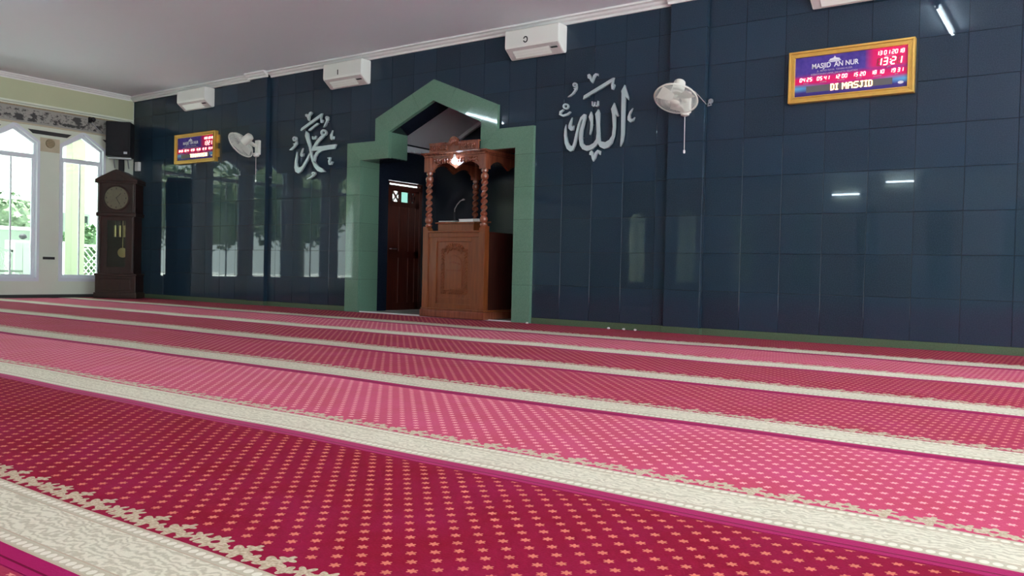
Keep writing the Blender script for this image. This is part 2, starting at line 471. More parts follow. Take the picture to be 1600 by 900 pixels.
for mirror in (False, True):
    for qd in full:
        p = [(x-CX, z) for x, z in qd]
        if mirror: p = [(-x, z) for x, z in p]
        cxp = sum(a for a, b in p)/4; czp = sum(b for a, b in p)/4
        o = MB().prism([(a-cxp, b-czp) for a, b in shrink(p, .0014)], -.05, 0.013).build('granite_panel', M['green'], trim1, loc=(cxp, 0, czp))
        if mirror and qd is full[-1]: o.rotation_euler = ARCH_TILT      # one slab is set slightly askew
ap = [(x-CX, z) for x, z in apexq]
ap6 = [ap[0], ap[1], (-ap[0][0], ap[0][1]), (-ap[3][0], ap[3][1]), ap[2], ap[3]]
MB().prism(shrink(ap6, .0014), -.05, .013).build('granite_panel', M['green'], trim1)
# reveals: green uprights, dark soffits
for sg in (-1, 1):
    xin = 1.39*sg; xup = .83*sg
    for z0, z1 in zip(vz, vz[1:]+[2.235]):
        MB().box(min(xin, xin+.013*sg), max(xin, xin+.013*sg), .0135, .35, z0+.001, z1-.001).build('reveal_panel', M['green'], trim1)
    MB().box(min(xup, xup+.013*sg), max(xup, xup+.013*sg), .0135, .35, 2.236, 2.612).build('reveal_panel', M['green'], trim1)
    MB().box(min(xin, xup), max(xin, xup), .0135, .35, 2.235, 2.247).build('soffit_panel', M['niche'], trim1)
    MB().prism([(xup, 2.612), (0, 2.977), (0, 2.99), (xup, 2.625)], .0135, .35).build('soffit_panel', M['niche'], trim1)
# --- niche room behind
nl, nr, nb = -8.873, -6.067, 1.70
NZ, NR_ = 2.56, 3.26
DY0, DY1, DZ1 = .57, 1.38, 2.015
# left wall with the door opening
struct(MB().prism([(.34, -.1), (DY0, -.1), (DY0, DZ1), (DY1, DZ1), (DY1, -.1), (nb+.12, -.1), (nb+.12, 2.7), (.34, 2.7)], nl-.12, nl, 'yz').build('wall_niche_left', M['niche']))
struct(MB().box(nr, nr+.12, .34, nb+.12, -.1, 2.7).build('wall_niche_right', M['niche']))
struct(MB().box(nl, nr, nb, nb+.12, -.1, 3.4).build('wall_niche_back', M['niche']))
struct(MB().prism([(nl-.12, NZ), (CX, NR_), (nr+.12, NZ), (nr+.12, NZ+.1), (CX, NR_+.1), (nl-.12, NZ+.1)], .335, nb+.12).build('ceiling_niche', M['ceiling']))
nf = sempty('floor_niche')
MB().box(nl, nr, .0, nb, -.1, .0).build('screed', M['marble'], nf)
MB().box(nl+.02, nr-.02, -.02, .0, -.01, .012).build('threshold_strip', M['white'], nf)
# niche cornice (dentilled) along left wall
nc = sempty('trim_2')
MB().box(nl, nl+.05, .345, nb, NZ-.075, NZ+.02).build('moulding', M['ceiling'], nc, bevel=.006)
for k in range(9): MB().box(nl+.05, nl+.065, .40+.14*k, .46+.14*k, NZ-.07, NZ-.035).build('dentil', M['ceiling'], nc)
MB().prism([(CX, NR_-.06), (CX, NR_), (nl, NZ), (nl, NZ-.06)], nb-.05, nb, 'xz').build('moulding', M['ceiling'], nc)
MB().prism([(CX, NR_-.06), (CX, NR_), (nr, NZ), (nr, NZ-.06)], nb-.05, nb, 'xz').build('moulding', M['ceiling'], nc)
# --- cornice of the hall
CP = [(0, 3.70), (-.025, 3.70), (-.03, 3.725), (-.06, 3.74), (-.075, 3.76), (-.105, 3.768), (-.105, ZC+.01), (0, ZC+.01)]
t3 = sempty('trim_3')
def corn_x(x0, x1, dy, nm='moulding'): MB().prism([(y+dy, z) for y, z in CP], x0, x1, 'yz').build(nm, M['cornice'], t3)
corn_x(XL, PILS[0][0]-.03, 0); corn_x(PILS[0][1]+.03, PILS[1][0]-.03, 0); corn_x(PILS[1][1]+.03, XR, 0)
for a, b in PILS: corn_x(a-.03, b+.03, -PP, 'pilaster_cap')
t4 = sempty('trim_4')
MB().prism([(XL-y*.7, z) for y, z in CP], YN, -.10, 'xz').build('moulding', M['cornice'], t4)
# --- walls with windows
PITCHW, C0 = 1.165, -.955
NW = 8
cent = [C0-PITCHW*k for k in range(NW)]
HW, SB, SH, AP = .385, .325, 2.70, 2.955      # half width of the hole, sill, shoulder, apex
def window_wall_polys(c, lo, hi, top):
    """simple outlines that together make a wall pierced by pointed windows; c runs downwards"""
    out = []
    edges = [hi]+list(c)+[lo]
    for i in range(len(edges)-1):
        a, b = edges[i], edges[i+1]           # a > b
        wa, wb = i > 0, i < len(edges)-2
        p = [(a, -.15)]
        if wa: p += [(a, SB), (a-HW, SB), (a-HW, SH), (a, AP)]
        p += [(a, top), (b, top)]
        if wb: p += [(b, AP), (b+HW, SH), (b+HW, SB), (b, SB)]
        p += [(b, -.15)]
        out.append(p)
    return out
wl = MB()
for p in window_wall_polys(cent, YN-.2, .02, ZC+.1): wl.prism(p, XL-.18, XL, 'yz')
wall_left = struct(wl.build('wall_left', M['cream']))
MB().box(XL, XL+.03, YN, -.03, 3.35, 3.70).build('upper_band', M['palegreen'], wall_left)
MB().box(XL, XL+.045, YN, -.03, 3.315, 3.352).build('picture_rail', M['cream'], wall_left, bevel=.006)
MB().box(XL, XL+.02, YN, -.03, 2.998, 3.265).build('inscription_band', M['band'], wall_left)
MB().box(XL, XL+.035, YN, -.03, 3.262, 3.285).build('picture_rail', M['medal'], wall_left)
MB().box(XL, XL+.035, YN, -.03, 2.975, 2.998).build('picture_rail', M['beige'], wall_left)
struct(MB().box(XL, XL+.012, YN, -.03, -.014, .055).build('baseboard_left', M['darkband']))
for k in range(-1, NW-1):
    yc = C0-PITCHW*(k+.5)
    if k >= 0:
        MB().prism([(yc-.37, 2.905), (yc+.37, 2.905), (yc+.29, 2.84), (yc-.29, 2.84)], XL, XL+.012, 'yz').build('dark_wedge', M['darkband'], wall_left)
        MB().box(XL, XL+.006, yc-.165, yc+.165, 2.55, 2.79).build('beige_panel', M['beige'], wall_left)
        md = MB().lathe([(.0001, .03), (.02, .03), (.028, .022), (.05, .02), (.058, .028), (.075, .026), (.078, .0)], 20, (XL+.004, yc, 2.70), 'x')
        md.build('medallion', M['medal'], wall_left, smooth=True)
        MB().box(XL, XL+.015, yc-.10, yc+.10, .67, .715).build('dark_strip', M['darkband'], wall_left, bevel=.003)
    else:
        MB().prism([(-.60, 2.905), (-.04, 2.905), (-.04, 2.84), (-.52, 2.84)], XL, XL+.012, 'yz').build('dark_wedge', M['darkband'], wall_left)

def pent(h, b, s, a): return [(-h, b), (h, b), (h, s), (0, a), (-h, s)]
def ring(mb, o, i, d0, d1):
    n = len(o)
    for k in range(n):
        j = (k+1) % n; mb.prism([o[k], o[j], i[j], i[k]], d0, d1)
    return mb
_wm = {}
def window_parts(root):
    """local: x across, y = depth (room side is -y), z up"""
    if not _wm:
        _wm['casing'] = ring(MB(), pent(.415, .285, 2.715, 2.995), pent(.372, .345, 2.69, 2.94), -.014, .05).mesh('casing', M['frame'])
        _wm['sash'] = ring(MB(), pent(.384, .328, 2.70, 2.955), pent(.338, .405, 2.672, 2.875), .055, .105).mesh('sash_frame', M['frame'])
        _wm['transom'] = MB().box(-.338, .338, .045, .11, 2.41, 2.485).mesh('transom_bar', M['frame'])
        _wm['mullion'] = MB().box(-.010, .010, .065, .095, .405, 2.41).mesh('mullion', M['frame'])
        _wm['stile'] = MB().box(-.0125, .0125, .062, .098, .405, 2.41).mesh('stile', M['frame'])
        _wm['pane'] = MB().box(-.158, .158, .078, .082, .405, 2.41).mesh('pane', M['glass'])
        _wm['fan'] = MB().prism([(-.338, 2.485), (.338, 2.485), (.338, 2.672), (0, 2.875), (-.338, 2.672)], .078, .082).mesh('top_pane', M['glass'])
    link('casing', _wm['casing'], root); link('sash_frame', _wm['sash'], root); link('transom_bar', _wm['transom'], root)
    link('mullion', _wm['mullion'], root, (-.02, 0, 0)); link('stile', _wm['stile'], root, (.325, 0, 0)); link('stile', _wm['stile'], root, (-.325, 0, 0))
    link('pane', _wm['pane'], root, (-.178, 0, 0)); link('pane', _wm['pane'], root, (.15, 0, 0)); link('top_pane', _wm['fan'], root)
nwin = 0
for c in cent:
    nwin += 1; window_parts(sempty('window_%d' % nwin, (XL, c, 0), PI/2))
# wall behind the camera
cn = [4.0-1.9*k for k in range(10)]
wn = MB()
for p in window_wall_polys(cn, XL-.2, XR+.2, ZC+.1): wn.prism(p, YN-.18, YN, 'xz')
struct(wn.build('wall_near', M['cream']))
for c in cn:
    nwin += 1; window_parts(sempty('window_%d' % nwin, (c, YN, 0), PI))
# open colonnade on the right-hand side
wr = MB()
ys = [-17.7, -16.9, -12.75, -12.35, -8.55, -8.15, -4.35, -3.95, -.6, .35]
for i in range(0, len(ys), 2): wr.box(XR, XR+.3, ys[i], ys[i+1], -.15, 3.4)
wr.box(XR, XR+.3, -17.7, .35, 3.35, ZC+.1)
struct(wr.build('wall_right', M['cream']))

# --- niche door
d1 = sempty('door_1', (nl-.06, DY0, .0), PI/2)
DW = DY1-DY0
# local x = along the leaf, -y = towards the room
MB().box(.0, .05, -.035, .035, 0, 1.985).build('door_frame', M['doorwood'], d1)
MB().box(DW-.05, DW, -.035, .035, 0, 1.985).build('door_frame', M['doorwood'], d1)
MB().box(.0, DW, -.035, .035, 1.895, 1.925).build('door_frame', M['doorwood'], d1)
leaf = MB()
for a, b in ((.05, .14), (.30, .335), (.52, .555), (DW-.14, DW-.05)): leaf.box(a, b, -.02, .02, 0, 1.895)
for a, b in ((0, .12), (.82, .93), (1.62, 1.70), (1.86, 1.895)): leaf.box(.05, DW-.05, -.02, .02, a, b)
leaf.build('door_leaf', M['doorwood'], d1)
for a, b in ((.14, .30), (.335, .52), (.555, DW-.14)):
    MB().box(a, b, -.008, .008, .12, .82).build('door_panel', M['doorwood'], d1)
    MB().box(a, b, -.008, .008, .93, 1.62).build('door_panel', M['doorwood'], d1)
MB().box(-.02, DW+.02, -.2, .2, -.08, .004).build('threshold', M['marble'], d1)
for n_, (a, b) in enumerate(((.14, .30), (.335, .52), (.555, DW-.14))):
    MB().box(a, b, -.003, .003, 1.70, 1.86).build('pane', M[('glass', 'glass_teal', 'glass_dim')[n_]], d1)
    if n_ != 1:
        mb = MB(); mb.prism([(a, 1.70), (a+.02, 1.70), (b, 1.86), (b-.02, 1.86)], -.02, .015); mb.prism([(b, 1.70), (b-.02, 1.70), (a, 1.86), (a+.02, 1.86)], -.021, .014)
        mb.build('cross_bar', M['doorwood'], d1)
MB().box(0, DW, -.004, .004, 1.953, 1.975).build('transom_pane', M['glass'], d1)
MB().box(0, DW, -.035, .035, 1.925, 1.953).build('door_frame', M['doorwood'], d1); MB().box(0, DW, -.035, .035, 1.975, 2.01).build('door_frame', M['doorwood'], d1)
hd = MB().tube([(.095, -.02, .96), (.095, -.06, .96), (.20, -.065, .96)], .009, 8); hd.build('door_handle', M['steel'], d1, smooth=True)

# ================================================================== OUTSIDE
struct(MB().box(-70, 60, -60, 60, -.40, -.22).build('ground_outside', M['paving']))
struct(MB().box(-18.2, XL-.2, -20, 3.0, -.22, -.05).build('floor_porch', M['marble']))
struct(MB().box(-18.3, XL-.18, -20, 3.0, 3.30, 3.45).build('ceiling_added_porch', M['cornice']))  # unseen roof, added to shade the porch floor and ground
def column(x, y, w, label):
    t = thing('porch_column', label, 'column', (x, y, -.05), 0, 'cream columns of the porch')
    MB().box(-w/2, w/2, -w/2, w/2, .2, 3.2).build('shaft', M['column'], t, bevel=.01)
    MB().box(-w/2-.04, w/2+.04, -w/2-.04, w/2+.04, 0, .2).build('base', M['column'], t, bevel=.01)
    MB().box(-w/2-.04, w/2+.04, -w/2-.04, w/2+.04, 3.2, 3.35).build('capital', M['column'], t, bevel=.01)
column(-17.2, .03, .27, 'square cream porch column filling the left of the window beside the tall clock')
column(-17.2, -2.9, .27, 'square cream porch column outside the farther windows, seen only in reflections')
column(-17.2, -5.8, .27, 'square cream porch column outside the windows left of the photo')
def lattice(x, y0, y1, z0, z1, label, post=True):
    t = thing('lattice_fence', label, 'fence', (x, y0, z0), 0)
    L, H = y1-y0, z1-z0
    MB().box(-.03, .03, 0, L, 0, .07).build('rail', M['outwhite'], t); MB().box(-.03, .03, 0, L, H-.07, H).build('rail', M['outwhite'], t)
    for yy in (0, L/2, L): MB().box(-.045, .045, yy-.045, yy+.045, -.02, H+.05).build('post', M['outwhite'], t)
    mb = MB(); n = int(L/.16)
    for k in range(n):
        a = k*.16
        for s_ in (1, -1):
            ya, yb = (a, a+H*.8) if s_ > 0 else (a+H*.8, a)
            ya2, yb2 = min(max(ya, 0), L), min(max(yb, 0), L)
            za = .05+(H-.1)*((ya2-ya)/(yb-ya)); zb = .05+(H-.1)*((yb2-ya)/(yb-ya))
            mb.tube([(0.01*s_, ya2, za), (0.01*s_, yb2, zb)], .014, 4)
    o = mb.build('slats', M['outwhite'], t); o['kind'] = 'stuff'
lattice(-24, 3.2, 6.2, -.2, 1.15, 'low white lattice fence under the hedge, seen through the window by the clock')
lattice(-22.5, -.6, 2.6, 2.2, 3.0, 'faint white trellis hanging high outside the leftmost window')
ORD0 = ['one', 'two', 'three', 'four', 'five', 'six']
def leafy(name, label, cat, c, sc, n, m, parts=None, grp=None):
    t = thing(name, label, cat, (c[0], c[1], -.22), 0, grp)
    mb = MB()
    for k in range(n):
        a = random.uniform(0, 2*PI); h = random.uniform(-1, 1); r = math.sqrt(max(0, 1-h*h))*random.uniform(.7, 1)
        p = Vector((sc[0]*r*math.cos(a), sc[1]*r*math.sin(a), c[2]+sc[2]*h*random.uniform(.8, 1)+.22))
        d = Vector((random.gauss(0, 1), random.gauss(0, 1), random.gauss(0, .6))).normalized(); e = d.cross(Vector((random.gauss(0, 1), random.gauss(0, 1), random.gauss(0, 1)))).normalized()
        s_ = random.uniform(.10, .2)
        mb.add([p-d*s_, p+e*s_*.4, p+d*s_, p-e*s_*.4], [(0, 1, 2, 3)])
    mb.build('foliage', m, t)
    MB().ball((0, 0, c[2]+.22), 1, 12, 8, tuple(k*.82 for k in sc)).build('leaf_mass', m, t, smooth=True)
    if not parts:
        for dy in (-.5, 0, .5): MB().tube([(0, dy, 0), (0, dy, c[2])], .03, 6).build('stem', M['bark'], t)
    if parts: MB().tube([(0, 0, 0), (.05, .02, c[2]*.6), (0, 0, c[2]+.2)], [.14, .11, .08], 8).build('trunk', M['bark'], t, smooth=True)
    return t
leafy('clipped_hedge', 'dark green clipped hedge above the low white lattice fence', 'hedge', (-25, 4.3, 1.0), (.5, 1.0, .75), 700, M['leaf'])
leafy('garden_tree', 'pale leafy tree behind white rails outside the leftmost window', 'tree', (-29, 3.6, 2.0), (1.2, 1.4, .9), 900, M['leaf2'], True)
leafy('garden_tree', 'leafy garden tree outside the left windows, seen only as green reflections in the granite', 'tree', (-27, -6, 2.2), (2.4, 2.4, 1.7), 900, M['leaf2'], True, 'trees of the side garden')
leafy('garden_tree', 'dark round tree behind the neighbouring house', 'tree', (-40, 10, 4.0), (3, 3, 2.4), 900, M['leaf'], True)
for i, (x, y, z, a) in enumerate(((-22, -6.5, 2.4, 1.7), (-23, -10.5, 2.9, 2.1), (-22, -15, 2.5, 1.9), (-30, -17, 4.0, 3.0), (-32, -9, 4.2, 3.0), (-22.5, -20, 2.6, 2.0))):
    leafy('garden_tree', 'leafy garden tree outside the left windows, seen only as green reflections in the granite', 'tree', (x, y, z), (a, a, a*.85), 700, M['leaf2'], True, 'trees of the side garden')
# neighbour house
t = thing('neighbour_house', 'white house with brown tiled eaves beyond the lattice fence', 'house', (-34, 6, -.22))
MB().box(-2, 2, -7, 7, 0, 6.2).build('wall', M['outwhite'], t)
MB().prism([(-2.6, 6.2), (2.9, 6.2), (0, 7.6)], -7.6, 7.6).build('roof', M['rooftile'], t)
for yy in (-4, -1.2, 1.6, 4.2):
    f = MB().box(2, 2.04, yy-.5, yy+.5, 1.2, 2.7).build('window', M['outgrey'], t)
    MB().box(2.04, 2.05, yy-.42, yy+.42, 1.28, 2.62).build('pane', M['glass_teal'], f)
# garden wall band and utility box, chair
t = thing('garden_wall', 'low grey green garden wall outside the leftmost window', 'wall', (-26, 2.0, -.22))
MB().box(-.1, .1, -6, 1.2, 0, 1.75).build('panel', M['outgrey'], t); MB().box(-.14, .14, -6.04, 1.24, 1.75, 1.85).build('coping', M['outwhite'], t)
t = thing('white_cabinet', 'white metal cabinet standing on the porch outside the leftmost window', 'cabinet', (-18.6, -.45, -.22))
MB().box(-.2, .2, -.17, .17, .08, 1.28).build('body', M['outwhite'], t, bevel=.01)
MB().box(.2, .215, -.15, .0, .12, 1.24).build('door', M['outwhite'], t); MB().box(.2, .215, .01, .15, .12, 1.24).build('door', M['outwhite'], t)
for a in (-.15, .15):
    for b in (-.13, .13): MB().box(a-.02, a+.02, b-.02, b+.02, 0, .08).build('leg', M['black'], t)
t = thing('black_helmet', 'small black helmet resting on the white porch cabinet', 'helmet', (-18.6, -.35, 1.06))
MB().ball((0, 0, .09), .075, 14, 8, (1, 1, .8)).build('shell', M['black'], t, smooth=True)
MB().box(.04, .08, -.055, .055, .06, .085).build('visor', M['black'], t, bevel=.01)
t = thing('porch_chair', 'white porch chair with lattice back beside the cabinet', 'chair', (-18.0, -.95, -.05))
for a in (-.2, .2):
    for b in (-.2, .2): MB().box(a-.02, a+.02, b-.02, b+.02, 0, .45).build('leg', M['outwhite'], t)
MB().box(-.24, .24, -.24, .24, .45, .49).build('seat', M['outgrey'], t, bevel=.01)
mb = MB().box(-.24, -.20, -.24, .24, .86, .92); mb.box(-.24, -.2, -.24, -.20, .49, .9); mb.box(-.24, -.2, .2, .24, .49, .9)
for k in range(4):
    mb.tube([(-.22, -.22+.11*k, .5), (-.22, -.11+.11*k, .88)], .008, 5); mb.tube([(-.22, -.11+.11*k, .5), (-.22, -.22+.11*k, .88)], .008, 5)
mb.build('backrest', M['outwhite'], t)

# ================================================================== LAMPS OF THE HALL
def tube_lamp(x, y, rz, label):
    t = thing('ceiling_tube_lamp', label, 'lamp', (x, y, ZC), rz, 'fluorescent tubes on the ceiling')
    MB().box(-.04, .04, -.63, .63, -.04, 0).build('housing', M['white'], t, bevel=.006)
    for s_ in (-1, 1): MB().box(-.016, .016, s_*.615-.012, s_*.615+.012, -.085, -.04).build('lamp_holder', M['white'], t)
    MB().lathe([(.013, -.6), (.013, .6)], 12, (0, 0, -.07), 'y').build('tube', M['tube'], t, smooth=True)
tube_lamp(-1.5, -2.22, 0, 'fluorescent tube lamp mirrored in the granite near the right display clock')
tube_lamp(-10.1, -4.62, 0, 'fluorescent tube lamp mirrored on the right slope of the green arch')
for x, z, lb in ((-6.14, 3.23, 'fluorescent tube on the back wall, mirrored as the lower white dash on the granite'), (-4.62, 3.55, 'fluorescent tube on the back wall, mirrored as the upper white dash on the granite')):
    t = thing('wall_tube_lamp', lb, 'lamp', (x, YN, z), 0, 'fluorescent tubes on the back wall')
    MB().box(-.42, .42, 0, .05, -.03, .03).build('housing', M['white'], t, bevel=.006)
    for s_ in (-1, 1): MB().box(s_*.40-.01, s_*.40+.01, .05, .10, -.016, .016).build('lamp_holder', M['white'], t)
    MB().lathe([(.011, -.39), (.011, .39)], 12, (0, .085, 0), 'x').build('tube', M['tube'], t, smooth=True)
for x, y, lb in ((1.2, -5.0, 'over the nearest carpets, right of the viewpoint'), (1.5, -10.5, 'over the carpets just behind the viewpoint'), (3.9, -8.0, 'beside the open right-hand side, level with the viewpoint'),
                 (3.9, -12.5, 'beside the open right-hand side, behind the viewpoint'), (3.4, -3.2, 'over the right end of the front rows'), (3.4, -5.8, 'over the right end of the middle rows')):
    tube_lamp(x, y, 0, 'added out-of-view ceiling tube lamp '+lb)  # unseen tubes, added to brighten the right side of the hall
# unseen corridor roof and wall, added to dim the windows behind the hall
struct(MB().box(XL-4, XR+4, -24, YN-.18, 3.25, 3.4).build('ceiling_added_corridor', M['cream']))
struct(MB().box(XL-4, XR+4, -24.2, -24, -.2, 3.4).build('wall_added_corridor', M['cream']))
ALLAH=[('letter_stroke',[(0.387,0.336),(0.442,0.189),(0.44,0.153),(0.401,0.203),(0.399,-0.077),(0.396,-0.231),(0.382,-0.32),(0.35,-0.382),(0.356,-0.228),(0.353,0.03),(0.351,0.237),(0.346,0.269)]),('letter_stroke',[(0.255,0.14),(0.315,-0.018),(0.301,-0.027),(0.276,0.005),(0.279,-0.144),(0.269,-0.247),(0.239,-0.336),(0.189,-0.382),(0.13,-0.394),(0.077,-0.367),(0.05,-0.323),(0.081,-0.301),(0.15,-0.317),(0.201,-0.294),(0.237,-0.245),(0.246,-0.142),(0.233,0.002),(0.216,0.069)]),('letter_stroke',[(0.042,0.083),(0.062,0.037),(0.062,-0.1),(0.074,-0.259),(0.081,-0.301),(0.05,-0.323),(0.024,-0.354),(-0.028,-0.39),(-0.103,-0.405),(-0.162,-0.381),(-0.198,-0.332),(-0.215,-0.251),(-0.21,-0.158),(-0.182,-0.08),(-0.168,-0.028),(-0.173,-0.014),(-0.198,-0.052),(-0.224,-0.157),(-0.246,-0.248),(-0.267,-0.327),(-0.297,-0.386),(-0.336,-0.396),(-0.384,-0.36),(-0.415,-0.29),(-0.428,-0.195),(-0.423,-0.114),(-0.405,-0.059),(-0.404,-0.116),(-0.397,-0.197),(-0.371,-0.28),(-0.338,-0.325),(-0.306,-0.331),(-0.289,-0.286),(-0.264,-0.18),(-0.236,-0.076),(-0.2,0.008),(-0.155,0.044),(-0.128,0.037),(-0.127,-0.005),(-0.144,-0.07),(-0.164,-0.148),(-0.172,-0.241),(-0.16,-0.308),(-0.12,-0.34),(-0.067,-0.341),(-0.014,-0.318),(0.022,-0.275),(0.03,-0.203),(0.021,-0.071),(0.003,0.03)]),('diacritic',[(-0.056,0.065),(-0.036,0.013),(-0.033,-0.092),(-0.042,-0.158),(-0.063,-0.216),(-0.069,-0.202),(-0.062,-0.143),(-0.06,-0.064),(-0.085,0.004)]),('diacritic',[(-0.17,0.222),(-0.161,0.266),(0.224,0.434),(0.246,0.435),(0.23,0.392),(-0.122,0.24)]),('diacritic',[(0.241,0.432),(0.232,0.366),(0.242,0.328),(0.251,0.357),(0.258,0.344),(0.236,0.295),(0.215,0.303),(0.208,0.349),(0.221,0.393)]),('diacritic',[(-0.118,0.511),(-0.092,0.521),(-0.068,0.492),(-0.055,0.45),(-0.035,0.498),(-0.009,0.517),(0.025,0.51),(0.026,0.481),(-0.0,0.494),(-0.019,0.466),(-0.048,0.403),(-0.074,0.433),(-0.09,0.461),(-0.113,0.47)]),('diacritic',[(-0.06,-0.421),(-0.035,-0.403),(-0.014,-0.43),(-0.007,-0.47),(0.016,-0.426),(0.048,-0.401),(0.086,-0.417),(0.08,-0.463),(0.057,-0.435),(0.035,-0.453),(0.021,-0.498),(-0.011,-0.536),(-0.027,-0.502),(-0.038,-0.462),(-0.064,-0.454)]),('diacritic',[(-0.259,0.391),(-0.264,0.354),(-0.301,0.307),(-0.355,0.277),(-0.393,0.271),(-0.333,0.308),(-0.295,0.351),(-0.311,0.373),(-0.28,0.372)]),('diacritic',[(-0.32,0.019),(-0.33,-0.068),(-0.313,-0.103),(-0.289,-0.082),(-0.296,-0.138),(-0.335,-0.143),(-0.368,-0.112),(-0.369,-0.078),(-0.347,-0.026)]),('diacritic',[(0.5,0.055),(0.469,-0.019),(0.475,-0.064),(0.499,-0.079),(0.527,-0.052),(0.51,-0.099),(0.472,-0.109),(0.438,-0.08),(0.437,-0.042),(0.461,0.014)]),('diacritic',[(-0.049,0.186),(-0.049,0.138),(-0.024,0.118),(0.002,0.132),(0.0,0.176),(-0.01,0.177),(-0.015,0.139),(-0.025,0.134),(-0.031,0.14),(-0.039,0.185)]),('diacritic',[(-0.006,0.132),(0.015,0.115),(0.041,0.129),(0.039,0.184),(0.029,0.185),(0.024,0.135),(0.015,0.131),(-0.001,0.139)]),('diacritic',[(-0.352,0.094),(-0.395,0.072),(-0.452,0.063),(-0.483,0.076),(-0.478,0.093),(-0.441,0.118),(-0.45,0.13),(-0.501,0.109),(-0.507,0.065),(-0.451,0.038),(-0.382,0.05),(-0.342,0.082)]),('diacritic',[(-0.262,0.407),(-0.264,0.396),(-0.271,0.388),(-0.281,0.382),(-0.293,0.381),(-0.305,0.385),(-0.315,0.392),(-0.322,0.403),(-0.325,0.414),(-0.323,0.425),(-0.316,0.434),(-0.306,0.439),(-0.294,0.44),(-0.282,0.437),(-0.272,0.429),(-0.265,0.419),(-0.262,0.407),(-0.278,0.409),(-0.279,0.415),(-0.283,0.42),(-0.288,0.424),(-0.294,0.426),(-0.3,0.425),(-0.305,0.423),(-0.308,0.418),(-0.309,0.413),(-0.308,0.407),(-0.304,0.402),(-0.299,0.398),(-0.293,0.396),(-0.287,0.397),(-0.282,0.399),(-0.279,0.404),(-0.278,0.409)]),('diacritic',[(-0.372,0.158),(-0.375,0.144),(-0.384,0.133),(-0.398,0.126),(-0.414,0.125),(-0.43,0.13),(-0.445,0.139),(-0.454,0.151),(-0.458,0.166),(-0.455,0.179),(-0.446,0.19),(-0.432,0.197),(-0.416,0.198),(-0.4,0.194),(-0.386,0.185),(-0.376,0.172),(-0.372,0.158),(-0.393,0.16),(-0.395,0.167),(-0.4,0.174),(-0.407,0.178),(-0.416,0.181),(-0.424,0.18),(-0.431,0.177),(-0.436,0.171),(-0.437,0.164),(-0.435,0.156),(-0.43,0.15),(-0.423,0.145),(-0.414,0.143),(-0.406,0.143),(-0.399,0.147),(-0.394,0.152),(-0.393,0.16)])]
